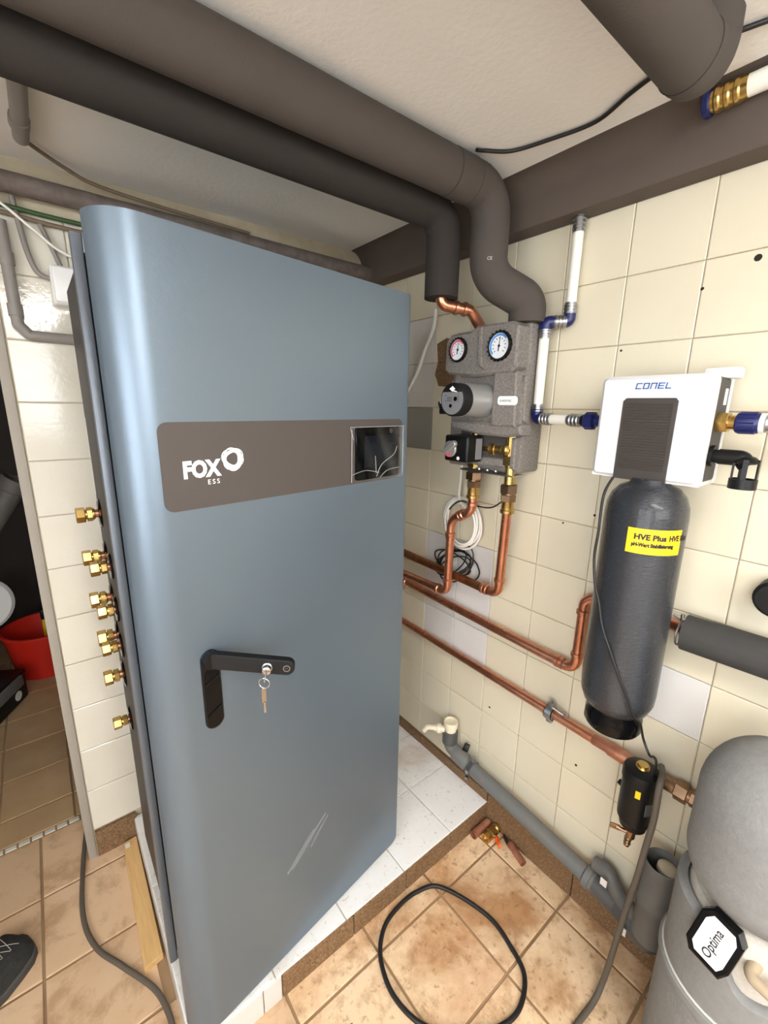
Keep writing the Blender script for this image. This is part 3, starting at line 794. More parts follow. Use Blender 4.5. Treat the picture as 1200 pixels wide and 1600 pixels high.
def gauge(y, z, r, ringm):
    x = 0.984
    bm = B(); lathe(bm, [(r * 1.16, 0.006), (r * 1.16, -0.004), (r * 1.02, -0.012), (r * 0.98, -0.010), (r * 0.98, -0.006)], (x, y, z), (1, 0, 0), 32, cap=False)
    g_ = obj('gauge', bm, 'black_plastic', ps)
    bm = B()
    for k in range(20):
        a = 2 * PI * k / 20
        box(bm, -0.009, 0.001, -0.0016, 0.0016, r * 1.12, r * 1.20, 0, M=Matrix.Translation((x, y, z)) @ Matrix.Rotation(a, 4, 'X'))
    obj('bezel_knurl', bm, 'black_plastic', g_)
    bm = B(); lathe(bm, [(r, 0.004), (r, -0.0058), (0, -0.0058)], (x, y, z), (1, 0, 0), 32, cap=False); obj('dial', bm, 'dial', g_)
    bm = B()
    n = 28
    for (ro, ri, a0, a1, dx) in ((0.93, 0.78, 20, 200, 0), ):
        pr = []
        for k in range(n + 1):
            a = math.radians(40 + 185 * k / n); pr.append((-0.93 * r * math.cos(a), 0.93 * r * math.sin(a)))
        for k in range(n, -1, -1):
            a = math.radians(40 + 185 * k / n); pr.append((-0.76 * r * math.cos(a), 0.76 * r * math.sin(a)))
        prism(bm, [(c, s) for c, s in pr], (x - 0.0058, y, z), Vector((0, 1, 0)), UZ, -0.0005)
    obj('scale_band', bm, ringm, g_)
    bm = B()
    for k in range(11):
        a = math.radians(225 - 27 * k)
        box(bm, -0.0003, 0.0003, -0.0008, 0.0008, r * 0.52, r * 0.66, 0, M=Matrix.Translation((x - 0.0061, y, z)) @ Matrix.Rotation(a - PI / 2, 4, 'X'))
    obj('scale_mark', bm, 'print_black', g_)
    bm = B()
    prism(bm, [(-0.0015, -r * 0.42), (0.0015, -r * 0.42), (0.0004, r * 0.72), (-0.0004, r * 0.72)], (x - 0.0066, y, z), Vector((0, -math.cos(.12), -math.sin(.12))), Vector((0, -math.sin(.12), math.cos(.12))), 0.0006)
    lathe(bm, [(0.0035, 0), (0.0035, -0.0012), (0, -0.0012)], (x - 0.0062, y, z), (1, 0, 0), 12, cap=False)
    obj('needle', bm, 'print_black', g_)
gauge(0.902, 1.648, 0.0285, 'dial_red')
gauge(0.758, 1.646, 0.0325, 'dial_blue')

# circulation pump head
py_, pz_ = 0.815, 1.508
bm = B(); lathe(bm, [(0.044, 0.0), (0.0445, 0.004), (0.0440, 0.068), (0.046, 0.072), (0.046, 0.100)], (0.906, py_, pz_), (1, 0, 0), 36)
pump = obj('pump', bm, 'silver_paint', ps, 30, 'silver and black circulation pump')
bm = B(); lathe(bm, [(0.0405, 0), (0.0430, 0.0015), (0.0430, 0.030), (0.0425, 0.036)], (0.872, py_, pz_), (1, 0, 0), 36); obj('pump_head', bm, 'black_matte', pump)
bm = B()
n = 30
pr = [(0.0385 * math.cos(math.radians(a)), 0.0385 * math.sin(math.radians(a))) for a in [150 + 240 * k / n for k in range(n + 1)]]
prism(bm, pr, (0.8722, py_, pz_), UY, UZ, 0.0008); obj('control_face', bm, 'pump_face', pump)
bm = B()
prism(bm, [(0.000, 0.020), (-0.011, 0.0275), (0.0, 0.0345), (0.009, 0.0275)], (0.8722, py_, pz_), UY, UZ, 0.0008)
prism(bm, [(-0.004, 0.0225), (0.016, 0.0185), (0.016, 0.0205), (0.0, 0.0255)], (0.8722, py_, pz_), UY, UZ, 0.0010)
obj('emblem', bm, 'white_print', pump)
bm = B()
for (a, b, r) in ((0.012, 0.002, 0.0058), (-0.004, -0.016, 0.0048)):
    lathe(bm, [(r, 0), (r, 0.0012), (r * .8, 0.0015)], (0.8716, py_ - a, pz_ + b), (-1, 0, 0), 16)
obj('button', bm, 'black_gloss', pump)
bm = strokes_bm([(-0.016, -0.004, -0.016, 0.006), (-0.016, 0.006, -0.011, 0.006), (-0.011, 0.006, -0.011, -0.004), (-0.011, -0.004, -0.016, -0.004), (-0.007, -0.004, -0.007, 0.006), (-0.007, 0.006, -0.002, 0.006), (-0.002, 0.006, -0.002, -0.004), (-0.002, -0.004, -0.007, -0.004)], 0.0009, (0.8714, py_, pz_), UY, UZ, 0.0004)
for k in range(5): box(bm, 0.8709, 0.8714, py_ - 0.0225, py_ - 0.0205, pz_ - 0.006 + 0.005 * k, pz_ - 0.004 + 0.005 * k)
box(bm, 0.8709, 0.8714, py_ + 0.021, py_ + 0.024, pz_ + 0.010, pz_ + 0.012); box(bm, 0.8709, 0.8714, py_ + 0.021, py_ + 0.024, pz_ - 0.004, pz_ - 0.002)
obj('display_digits', bm, 'print_black', pump)
bm = B(); box(bm, 0.878, 0.905, 0.852, 0.868, 1.470, 1.492, 0.003, M=None); cyl(bm, (0.892, 0.868, 1.480), (0.905, 0.890, 1.500), 0.007, seg=12); cyl(bm, (0.905, 0.885, 1.496), (0.93, 0.905, 1.52), 0.0045, seg=10)
obj('plug', bm, 'black_plastic', pump)
bm = B(); box(bm, 0.905, 0.940, 0.874, 0.8745, 1.506, 1.520, 0); box(bm, 0.896, 0.925, 0.880, 0.884, 1.496, 1.516, 0.001); obj('cable_tag', bm, 'paper', pump)

# mixer actuator box with turning knob
bm = B(); box(bm, 0.950, 1.018, 0.820, 0.910, 1.334, 1.410, 0.007, 3)
act = obj('actuator', bm, 'black_plastic', ps, 40, 'black mixer motor with grey knob')
bm = B(); lathe(bm, [(0.0235, 0), (0.0235, 0.004), (0.0215, 0.006), (0, 0.006)], (0.950, 0.884, 1.370), (-1, 0, 0), 28, cap=False); k_ = obj('knob_dial', bm, 'silver_paint', act)
bm = B()
c, s = math.cos(math.radians(38)), math.sin(math.radians(38))
prism(bm, rrect(-0.017, 0.036, -0.009, 0.009, 0.0085, 5), (0.944, 0.884, 1.370), Vector((0, -c, s)), Vector((0, s, c)), 0.011, 0.002); obj('knob_lever', bm, 'silver_paint', act)
bm = B(); prism(bm, [(0.0, 0.0)] + [(0.0236 * math.cos(math.radians(a)), 0.0236 * math.sin(math.radians(a))) for a in range(228, 291, 9)], (0.9439, 0.884, 1.370), UY, UZ, 0.0004); obj('red_mark', bm, 'dial_red', act)
bm = B(); lathe(bm, [(0.0052, 0), (0.0052, 0.001), (0, 0.001)], (0.950, 0.853, 1.345), (-1, 0, 0), 16, cap=False); obj('white_dot', bm, 'white_plastic', act)
bm = B(); box(bm, 0.985, 1.012, 0.8192, 0.8201, 1.342, 1.402); obj('data_label', bm, 'pump_face', act)

# brass bodies below the shell
xv = 1.040
bm = B(); cyl(bm, (xv, 0.735, 1.425), (xv, 0.735, 1.350), 0.0185); cyl(bm, (xv, 0.735, 1.372), (xv, 0.862, 1.372), 0.0140); cyl(bm, (xv, 0.765, 1.372), (xv, 0.785, 1.372), 0.0175); hexnut(bm, (xv, 0.785, 1.372), (xv, 0.806, 1.372), 0.022)
lathe(bm, [(0.014, 0), (0.016, 0.003), (0.016, 0.012), (0.012, 0.014)], (xv - 0.012, 0.744, 1.374), (-1, 0, 0), 6)
obj('brass_tee', bm, 'brass', ps)
bm = B(); cyl(bm, (xv, 0.865, 1.430), (xv, 0.865, 1.310), 0.0175); hexnut(bm, (xv, 0.865, 1.334), (xv, 0.865, 1.312), 0.0225); obj('mixer_body', bm, 'brass', ps)
bm = B(); hexnut(bm, (xv, 0.735, 1.358), (xv, 0.735, 1.332), 0.0245); cyl(bm, (xv, 0.735, 1.335), (xv, 0.735, 1.278), 0.0155); obj('union', bm, 'brass', ps)
bm = B(); prism(bm, [(-0.022, -0.024), (0.170, -0.024), (0.170, 0.024), (-0.022, 0.024)], (xv, 0.880, 1.306), UY, Vector((1, 0, 0)), -0.004); 
for dy in (0.045, 0.075, 0.105): cyl(bm, (xv - 0.014, 0.88 - dy, 1.309), (xv - 0.014, 0.88 - dy, 1.314), 0.006, seg=10)
obj('mounting_plate', bm, 'zinc', ps)

# ------------------------------------------------------------------ copper pipework
def press_ring(par, q, d, r):
    bm = B(); lathe(bm, [(r, -0.007), (r + 0.0032, -0.0045), (r + 0.0032, 0.0045), (r, 0.007)], q, d, 20, cap=False)
    obj('press_ring', bm, 'copper', par)
R28 = 0.0142
def union_stack(y, z0, par):
    bm = B(); hexnut(bm, (xv, y, z0), (xv, y, z0 - 0.024), 0.0255); cyl(bm, (xv, y, z0 - 0.022), (xv, y, z0 - 0.030), 0.017); hexnut(bm, (xv, y, z0 - 0.028), (xv, y, z0 - 0.048), 0.0225, 0.0015, 0.25); obj('union_nut', bm, 'bronze', par)
    bm = B(); lathe(bm, [(0.0190, 0), (0.0175, 0.003), (0.0175, 0.026), (0.0205, 0.028), (0.0205, 0.036), (0.0170, 0.038)], (xv, y, z0 - 0.046), (0, 0, -1), 24); obj('press_adapter', bm, 'brass', par)

c = thing('copper_pipe', 'bright copper riser with a swan-neck offset below the mixer motor', 'pipe', (1.05, 1.0, 0.83))
union_stack(0.865, 1.298, c)
pts = fillet_path([(xv, 0.865, 1.225), (xv, 0.865, 1.172), (1.036, 0.945, 1.132), (1.034, 0.945, 0.872), (1.034, 1.488, 0.860)], [0.038, 0.045, 0.030], 10)
bm = B(); sweep(bm, pts, R28, 20); obj('tube', bm, 'copper', c, 50)
for q, d in (((xv, 0.865, 1.196), (0, 0, 1)), ((1.038, 0.900, 1.1545), (-0.004, 0.080, -0.040)), ((1.0375, 0.911, 1.149), (-0.004, 0.080, -0.040)), ((1.035, 0.945, 1.080), (0, 0, 1)), ((1.034, 0.945, 0.915), (0, 0, 1)), ((1.034, 0.988, 0.871), (0, 1, -0.02))): press_ring(c, q, d, R28)

c = thing('copper_pipe', 'straight copper riser on the right under the pump station, turning into a tarnished run', 'pipe', (1.05, 1.0, 0.91))
union_stack(0.735, 1.276, c)
pts = fillet_path([(xv, 0.735, 1.20), (1.072, 0.765, 0.918), (1.072, 1.488, 0.938)], [0.034], 10)
k0 = next(i for i, q in enumerate(pts) if q.y > 0.792)
bm = B(); sweep(bm, pts[:k0 + 1], R28, 20); obj('tube', bm, 'copper', c, 50)
bm = B(); sweep(bm, [pts[k0], (1.072, 0.84, 0.920), pts[-1]], R28, 20); obj('tube', bm, 'copper_old', c, 50)
for q, d in (((1.066, 0.7595, 0.970), (0.032, 0.03, -0.282)), ((1.072, 0.812, 0.9195), (0, 1, 0.02)), ((1.072, 0.825, 0.9197), (0, 1, 0.02))): press_ring(c, q, d, R28)

c = thing('copper_pipe', 'long copper run along the wall rising behind the black wrapped tank', 'pipe', (1.095, 0.9, 0.77))
pts = fillet_path([(1.095, 1.488, 0.808), (1.095, 0.506, 0.778), (1.098, 0.506, 1.004), (1.100, 0.300, 1.006), (1.080, 0.250, 1.008)], [0.032, 0.032, 0.05], 10)
bm = B(); sweep(bm, pts, 0.0142, 20); obj('tube', bm, 'copper', c, 50)
for q, d in (((1.095, 0.560, 0.780), (0, 1, 0)), ((1.095, 0.546, 0.780), (0, 1, 0)), ((1.095, 0.506, 0.828), (0, 0, 1)), ((1.095, 0.506, 0.956), (0, 0, 1)), ((1.095, 1.225, 0.800), (0, 1, 0))): press_ring(c, q, d, 0.0142)

c = thing('copper_pipe', 'lowest copper run along the wall leading to the black filter', 'pipe', (1.1, 0.8, 0.58))
bm = B(); sweep(bm, [(1.1, 1.488, 0.622), (1.1, 0.60, 0.603), (1.1, 0.42, 0.600)], 0.0132, 20); obj('tube', bm, 'copper', c)
bm = B(); lathe(bm, [(0.0132, 0), (0.0145, 0.002), (0.0148, 0.04), (0.0180, 0.047), (0.0185, 0.085), (0.0165, 0.092), (0.0165, 0.11)], (1.1, 0.435, 0.6), (0, -1, 0), 20); obj('solder_socket', bm, 'copper_worn', c)
bm = B(); lathe(bm, [(0.0195, -0.011), (0.0195, 0.011)], (1.1, 0.565, 0.602), (0, 1, 0), 22)
lathe(bm, [(0.0170, -0.012), (0.0215, -0.010), (0.0215, 0.010), (0.017, 0.012)], (1.1, 0.565, 0.602), (0, 1, 0), 22)
box(bm, 1.094, 1.106, 0.556, 0.574, 0.620, 0.637, 0.002); box(bm, 1.094, 1.106, 0.556, 0.574, 0.570, 0.585, 0.002)
cyl(bm, (1.1, 0.565, 0.636), (1.1, 0.565, 0.645), 0.005, seg=6); cyl(bm, (1.1, 0.520, 0.618), (1.088, 0.555, 0.632), 0.0035, seg=10); cyl(bm, (1.1, 0.516, 0.619), (1.1, 0.521, 0.617), 0.007, seg=10)
obj('pipe_clamp', bm, 'zinc', c)
bm = B(); lathe(bm, [(0.0188, -0.013), (0.020, -0.0125), (0.020, 0.0125), (0.0188, 0.013)], (1.1, 0.565, 0.602), (0, 1, 0), 22, cap=False); obj('rubber_liner', bm, 'black_matte', c)

# ------------------------------------------------------------------ white multilayer pipe with press elbows
w = thing('white_pipe', 'white multilayer pipe with blue press elbows between the pump station and the white water unit', 'pipe', (1.09, 0.64, 1.45))
def sleeve(bm, p0, p1, r):
    p0 = Vector(p0); p1 = Vector(p1); L_ = (p1 - p0).length
    prof = [(r, 0)]
    for k in range(3):
        b_ = L_ * (0.12 + 0.26 * k)
        prof += [(r, b_), (r * 1.12, b_ + L_ * 0.05), (r * 1.12, b_ + L_ * 0.14), (r, b_ + L_ * 0.19)]
    prof += [(r, L_)]
    lathe(bm, prof, p0, p1 - p0, 20)
RW = 0.0125
bm = B(); cyl(bm, (1.1, 0.640, 1.938), (1.1, 0.640, 1.735), RW); obj('tube', bm, 'white_pipe', w)
bm = B(); cyl(bm, (1.066, 0.684, 1.670), (1.066, 0.684, 1.480), RW); obj('tube', bm, 'white_pipe', w)
bm = B(); cyl(bm, (1.0585, 0.650, 1.462), (1.0355, 0.545, 1.462), RW); obj('tube', bm, 'white_pipe', w)
for q0, q1, r in (((1.1, 0.640, 1.942), (1.1, 0.640, 1.905), 0.0142), ((1.1, 0.640, 1.748), (1.1, 0.640, 1.718), 0.0142), ((1.096, 0.645, 1.704), (1.075, 0.672, 1.704), 0.0150),
                  ((1.066, 0.684, 1.690), (1.066, 0.684, 1.664), 0.0142), ((1.066, 0.684, 1.500), (1.066, 0.684, 1.476), 0.0142), ((1.0635, 0.672, 1.462), (1.0545, 0.632, 1.462), 0.0142), ((1.0425, 0.578, 1.462), (1.034, 0.538, 1.462), 0.0142)):
    bm = B(); sleeve(bm, q0, q1, r); obj('press_sleeve', bm, 'zinc', w)
bm = B(); sweep(bm, fillet_path([(1.1, 0.640, 1.722), (1.1, 0.640, 1.704), (1.09, 0.653, 1.704)], 0.012, 6), 0.0145, 16); obj('press_elbow', bm, 'blue_plastic', w)
bm = B(); sweep(bm, fillet_path([(1.078, 0.668, 1.704), (1.066, 0.684, 1.704), (1.066, 0.684, 1.682)], 0.013, 6), 0.0152, 16); lathe(bm, [(0.0165, 0), (0.0165, 0.003)], (1.066, 0.684, 1.690), (0, 0, -1), 16); obj('press_elbow', bm, 'blue_plastic', w)
bm = B(); sweep(bm, fillet_path([(1.066, 0.684, 1.486), (1.066, 0.684, 1.462), (1.061, 0.662, 1.462)], 0.014, 6), 0.0152, 16); obj('press_elbow', bm, 'blue_plastic', w)
bm = B(); lathe(bm, [(0.0170, 0), (0.0195, 0.003), (0.0195, 0.022), (0.016, 0.025), (0.0135, 0.026), (0.0135, 0.056)], (1.033, 0.532, 1.462), (0, -1, 0), 24)
for k in range(10):
    a = 2 * PI * k / 10; cyl(bm, (1.033 + 0.0192 * math.cos(a), 0.528, 1.462 + 0.0192 * math.sin(a)), (1.033 + 0.0192 * math.cos(a), 0.510, 1.462 + 0.0192 * math.sin(a)), 0.0022, seg=6)
obj('union_nut', bm, 'blue_plastic', w)

w = thing('white_pipe', 'white pipe stub with a brass press coupling under the ceiling in the far right corner', 'pipe', (1.03, 0.15, 2.0))
bm = B(); cyl(bm, (1.030, 0.315, 2.026), (1.030, -0.30, 2.026), 0.0165); obj('tube', bm, 'white_pipe', w)
bm = B(); sleeve(bm, (1.030, 0.370, 2.026), (1.030, 0.315, 2.026), 0.0180); obj('press_sleeve', bm, 'brass', w)
bm = B(); lathe(bm, [(0.020, 0), (0.0225, 0.002), (0.0225, 0.010), (0.020, 0.012)], (1.030, 0.368, 2.026), (0, 1, 0), 20); obj('coupling_ring', bm, 'blue_plastic', w)

# ------------------------------------------------------------------ white water treatment unit: head on a wrapped tank
u_ = thing('water_conditioner', 'white and black water treatment head on a black wrapped tank hung on the wall', 'water conditioner', (0.995, 0.356, 0.75))
CX = 0.975
yl, yr, zb_, zt = 0.474, 0.267, 1.347, 1.555
bm = wp(rrect(yr, yl, zb_, zt, 0.014, 6), 1.062, 0.080, 0.010); obj('housing', bm, 'side_dark', u_, 35, 'dark grey housing of the head')
# white front shell: a raised frame around the grille plus lips on the sides
bm = B()
outer = rrect(yr - 0.001, yl + 0.001, zb_ - 0.001, zt + 0.001, 0.013, 6)
prism(bm, [(-y, z) for y, z in outer], (CX + 0.016, 0, 0), UY, UZ, 0.016, 0.007)
obj('front_cover', bm, 'white_gloss', u_, 40)
bm = B(); prism(bm, [(-y, z) for y, z in rrect(yr - 0.0015, yr + 0.012, zb_ - 0.001, zt + 0.004, 0.006, 4)], (1.068, 0, 0), UY, UZ, 0.012); prism(bm, [(-y, z) for y, z in rrect(yr, yl, zb_ - 0.0015, zb_ + 0.008, 0.003, 4)], (1.066, 0, 0), UY, UZ, 0.086); prism(bm, [(-y, z) for y, z in rrect(yr, yl, zt - 0.006, zt + 0.0015, 0.003, 4)], (1.066, 0, 0), UY, UZ, 0.08); obj('white_trim', bm, 'white_gloss', u_)
bm = B(); box(bm, 1.030, 1.070, 0.252, 0.306, 1.549, 1.569, 0.003); obj('top_latch', bm, 'white_gloss', u_)
gz0, gz1 = 1.345, 1.512
gp = [(0.425, gz1 - 0.006), (0.419, gz1), (0.328, gz1), (0.323, gz1 - 0.006), (0.323, gz0), (0.425, gz0)]
grl = obj('grille', wp(gp, CX + 0.0005, 0.0025, 0.0008), 'grille', u_, 20, 'dark ribbed front grille')
bm = B()
n_ = 24
for k in range(n_):
    z = gz1 - 0.012 - k * (0.136 / n_)
    cyl(bm, (CX - 0.0018, 0.331, z), (CX - 0.0018, 0.418, z), 0.0021, seg=8)
obj('grille_rib', bm, 'grille', grl)
# brand lettering from straight strokes
S = 0.0125; lines = []
x = 0.0
for ch in 'CONEL':
    wd_ = 0.0114
    st = {'C': [(0, 0, 0, 1), (0, 0, 1, 0), (0, 1, 1, 1)], 'O': [(0, 0, 0, 1), (0, 0, 1, 0), (0, 1, 1, 1), (1, 0, 1, 1)], 'N': [(0, 0, 0, 1), (0, 1, 1, 1), (1, 0, 1, 1)],
          'E': [(0, 0, 0, 1), (0, 0, 1, 0), (0, 1, 1, 1), (0, .5, .9, .5)], 'L': [(0, 0, 0, 1), (0, 0, .9, 0)]}[ch]
    for a, b, c_, d_ in st: lines.append((x + a * wd_ * 0.78 + b * 0.0018, b * S * 0.78, x + c_ * wd_ * 0.78 + d_ * 0.0018, d_ * S * 0.78))
    x += 0.0137
obj('lettering', strokes_bm(lines, 0.0021, (CX - 0.0002, 0.4040, 1.5305), UY, UZ, 0.0006), 'logo_blue', u_, 20)
bm = B(); box(bm, 1.03, 1.045, 0.2660, 0.2668, 1.50, 1.53); obj('rating_sticker', bm, 'paper', u_)
# tank
TX, TY, TR = 0.995, 0.357, 0.0785
prof = [(0.030, 0.802), (0.053, 0.804), (0.069, 0.818), (0.077, 0.840), (TR, 0.864), (TR, 1.274), (0.0765, 1.296), (0.069, 1.317), (0.056, 1.332), (0.039, 1.340), (0.035, 1.350)]
bm = B(); lathe(bm, prof, (TX, TY, 0), (0, 0, 1), 48); obj('tank', bm, 'tank_wrap', u_, 50, 'black fibre-wrapped pressure tank')
bm = B(); lathe(bm, [(0.058, 0.812), (0.056, 0.802), (0.061, 0.790), (0.062, 0.763), (0.058, 0.756), (0.048, 0.756)], (TX, TY, 0), (0, 0, 1), 40); obj('tank_foot', bm, 'black_gloss', u_)
# yellow label wrapped round the tank
bm = B(); aL, aR, n_ = math.radians(181), math.radians(257), 20
ring0, ring1 = [], []
for k in range(n_ + 1):
    a = aL + (aR - aL) * k / n_
    for zz, lst in ((1.207, ring0), (1.259, ring1)):
        lst.append(bm.verts.new((TX + (TR + 0.0008) * math.cos(a), TY + (TR + 0.0008) * math.sin(a), zz)))
for k in range(n_): bm.faces.new((ring0[k], ring0[k + 1], ring1[k + 1], ring1[k]))
lab = obj('label', bm, 'label_yellow', u_, 60, 'yellow product label with black print')
def wrap_text(s, size, a0, z, xs=1.0, bold=0.0007):
    bm = text_bm(s, size, (0, 0, 0), (1, 0, 0), (0, 1, 0), 0.0003, bold, 'LEFT', xs)
    for v in bm.verts:
        a = a0 + v.co.x / TR
        r = TR + 0.0010 + v.co.z
        v.co = Vector((TX + r * math.cos(a), TY + r * math.sin(a), z + v.co.y))
    return bm
obj('lettering', wrap_text('HVE Plus', 0.0155, math.radians(190), 1.2370, 1.0), 'print_black', lab, norm=False)
obj('lettering', wrap_text('pH-Wert Stabilisierung', 0.0105, math.radians(188), 1.2225, 0.78), 'print_black', lab, norm=False)
obj('lettering', wrap_text('HVE Plus', 0.0155, math.radians(236), 1.2370, 0.78), 'print_black', lab, norm=False)
# connections on the right flank
bm = B(); hexnut(bm, (1.019, 0.268, 1.468), (1.019, 0.249, 1.468), 0.020); cyl(bm, (1.019, 0.251, 1.468), (1.019, 0.234, 1.468), 0.0130); obj('brass_nut', bm, 'brass', u_)
bm = B(); sweep(bm, [(1.009, 0.275, 1.405), (1.009, 0.252, 1.405), (1.009, 0.231, 1.405)], 0.0125, 18); sweep(bm, fillet_path([(1.009, 0.252, 1.405), (1.009, 0.217, 1.405), (1.011, 0.208, 1.392)], 0.010, 5), 0.0145, 18)
lathe(bm, [(0.018, 0), (0.020, 0.002), (0.020, 0.008)], (1.009, 0.267, 1.405), (0, -1, 0), 20)
obj('drain_spigot', bm, 'black_plastic', u_)
bm = B(); lathe(bm, [(0.0185, 0.0), (0.0215, 0.0), (0.0215, 0.018), (0.0185, 0.018), (0.0185, 0.0)], (1.007, 0.2085, 1.350), (0, 0, 1), 24, cap=False)
for a in (0.5, 1.9, 3.3, 4.7): 
    q = Vector((1.007 + 0.018 * math.cos(a), 0.2085 + 0.018 * math.sin(a), 1.364)); box(bm, -0.004, 0.004, -0.0015, 0.0015, 0, 0.040, 0, M=Matrix.Translation(q) @ Matrix.Rotation(a + PI / 2, 4, 'Z'))
lathe(bm, [(0.013, 0), (0.020, 0.003), (0.016, 0.010), (0.010, 0.014)], (1.007, 0.2085, 1.395), (0, 0, 1), 18)
obj('drain_funnel', bm, 'black_plastic', u_)

h = thing('braided_hose', 'braided steel hose with a dark blue nut leaving the white water unit to the right', 'hose', (1.019, 0.1, 1.45))
bm = B(); lathe(bm, [(0.0165, 0), (0.0185, 0.002), (0.0185, 0.032), (0.0160, 0.036)], (1.019, 0.238, 1.468), (0, -1, 0), 24)
for k in range(12):
    a = 2 * PI * k / 12; cyl(bm, (1.019 + 0.0182 * math.cos(a), 0.234, 1.468 + 0.0182 * math.sin(a)), (1.019 + 0.0182 * math.cos(a), 0.209, 1.468 + 0.0182 * math.sin(a)), 0.0018, seg=6)
obj('union_nut', bm, 'blue_plastic', h)
bm = B(); cyl(bm, (1.019, 0.203, 1.468), (1.019, 0.196, 1.468), 0.0175); obj('collar', bm, 'white_plastic', h)
bm = B()
prof = []
for k in range(60): prof += [(0.0150, k * 0.007), (0.0162, k * 0.007 + 0.0035)]
lathe(bm, prof, (1.019, 0.197, 1.468), (0, -1, 0), 18); obj('braid', bm, 'zinc', h)

# black round pipe cap at the right edge
bm = B(); lathe(bm, [(0.030, 0), (0.036, 0.006), (0.036, 0.05), (0.030, 0.056), (0, 0.058)], (XW - 0.001, 0.135, 1.135), (-1, 0, 0), 28)
tag(obj('wall_cap', bm, 'black_matte'), 'round black cap sticking out of the wall above the black foam pipe', 'pipe cap')

# ------------------------------------------------------------------ grey drain pipe
d_ = thing('drain_pipe', 'dusty grey plastic drain pipe running down along the foot of the wall', 'pipe', (1.08, 0.65, 0.15))
pts = fillet_path([(1.082, 0.935, 0.300), (1.082, 0.935, 0.232), (1.082, 0.862, 0.218), (1.082, 0.36, 0.173)], [0.030, 0.03], 8)
bm = B(); sweep(bm, pts, 0.0250, 24); obj('tube', bm, 'drain_grey', d_, 50)
bm = B(); lathe(bm, [(0.0265, 0), (0.0290, 0.002), (0.0290, 0.060), (0.0265, 0.064)], (1.082, 0.905, 0.2225), (0, -0.995, -0.09), 24); obj('socket', bm, 'drain_grey', d_)
bm = B(); lathe(bm, [(0.0262, 0), (0.0285, 0.002), (0.0285, 0.050), (0.0275, 0.052), (0.0225, 0.052), (0.0225, 0.03)], (1.082, 0.935, 0.246), (0, 0, 1), 24, cap=False); obj('socket', bm, 'drain_dark', d_)
bm = B(); lathe(bm, [(0.0252, -0.008), (0.0300, -0.0075), (0.0300, 0.0075), (0.0252, 0.008)], (1.082, 0.822, 0.2145), (0, 0.995, 0.09), 24); box(bm, 1.076, 1.090, 0.814, 0.830, 0.240, 0.260, 0.002); box(bm, 1.050, 1.062, 0.816, 0.830, 0.182, 0.192, 0.002); obj('pipe_clamp', bm, 'zinc', d_)
bm = B(); box(bm, -0.010, 0.010, -0.010, 0.010, 0, 0.026, 0.002, M=Matrix.Translation((1.098, 0.872, 0.243)) @ Matrix.Rotation(0.5, 4, 'Y') @ Matrix.Rotation(0.4, 4, 'Z')); obj('rubber_plug', bm, 'black_plastic', d_)
bm = B(); lathe(bm, [(0.0252, 0), (0.0330, 0.004), (0.0330, 0.020), (0.0300, 0.022), (0.0300, 0.040)], (1.082, 0.395, 0.1765), (0, -0.995, -0.09), 28); obj('socket', bm, 'drain_grey', d_)
bm = B(); sweep(bm, fillet_path([(1.082, 0.365, 0.174), (1.078, 0.30, 0.168), (1.055, 0.215, 0.165), (1.052, 0.205, 0.20)], 0.03, 6), 0.0300, 24); obj('bend', bm, 'drain_dark', d_, 50)
bm = B(); sweep(bm, fillet_path([(1.092, 0.375, 0.225), (1.088, 0.335, 0.235), (1.078, 0.30, 0.195), (1.06, 0.24, 0.205)], 0.03, 6), 0.0200, 20); obj('bend', bm, 'drain_plain', d_, 50)
bm = B(); lathe(bm, [(0.0360, 0.0), (0.0395, 0.004), (0.0395, 0.105), (0.0415, 0.108), (0.0415, 0.124), (0.0395, 0.128), (0.0395, 0.236), (0.0375, 0.238), (0.0365, 0.236), (0.0365, 0.130), (0.01, 0.128)], (1.052, 0.214, 0.188), (0, 0, 1), 36); obj('funnel', bm, 'drain_plain', d_, 40, 'open grey standpipe funnel')
bm = B(); lathe(bm, [(0.024, 0), (0.024, 0.010), (0.018, 0.012)], (1.061, 0.205, 0.398), (0.1, -0.1, 1), 24); obj('funnel_insert', bm, 'cream_plastic', d_)
bm = B(); box(bm, 1.0225, 1.0240, 0.255, 0.275, 0.158, 0.182); obj('sticker', bm, 'paper', d_)
bm = B(); box(bm, 1.050, 1.052, 0.325, 0.342, 0.222, 0.244, 0, M=None); obj('sticker', bm, 'paper', d_)

s_ = thing('siphon_trap', 'cream plastic siphon cup with a side spout on top of the drain pipe', 'trap', (1.082, 0.935, 0.29))
bm = B(); lathe(bm, [(0.0215, 0), (0.0215, 0.030), (0.0265, 0.032), (0.0275, 0.052), (0.0255, 0.056), (0.0215, 0.056), (0.0205, 0.050), (0.004, 0.048)], (1.082, 0.935, 0.284), (0, 0, 1), 28); obj('cup', bm, 'cream_plastic', s_)
bm = B(); cyl(bm, (1.066, 0.950, 0.303), (1.040, 0.978, 0.303), 0.0125); lathe(bm, [(0.0165, 0), (0.018, 0.002), (0.018, 0.016), (0.0165, 0.018)], (1.058, 0.959, 0.303), (-0.68, 0.73, 0), 12); sweep(bm, fillet_path([(1.042, 0.976, 0.303), (1.020, 0.998, 0.303), (1.012, 1.006, 0.285)], 0.012, 5), 0.0095, 14); obj('spout', bm, 'cream_plastic', s_)

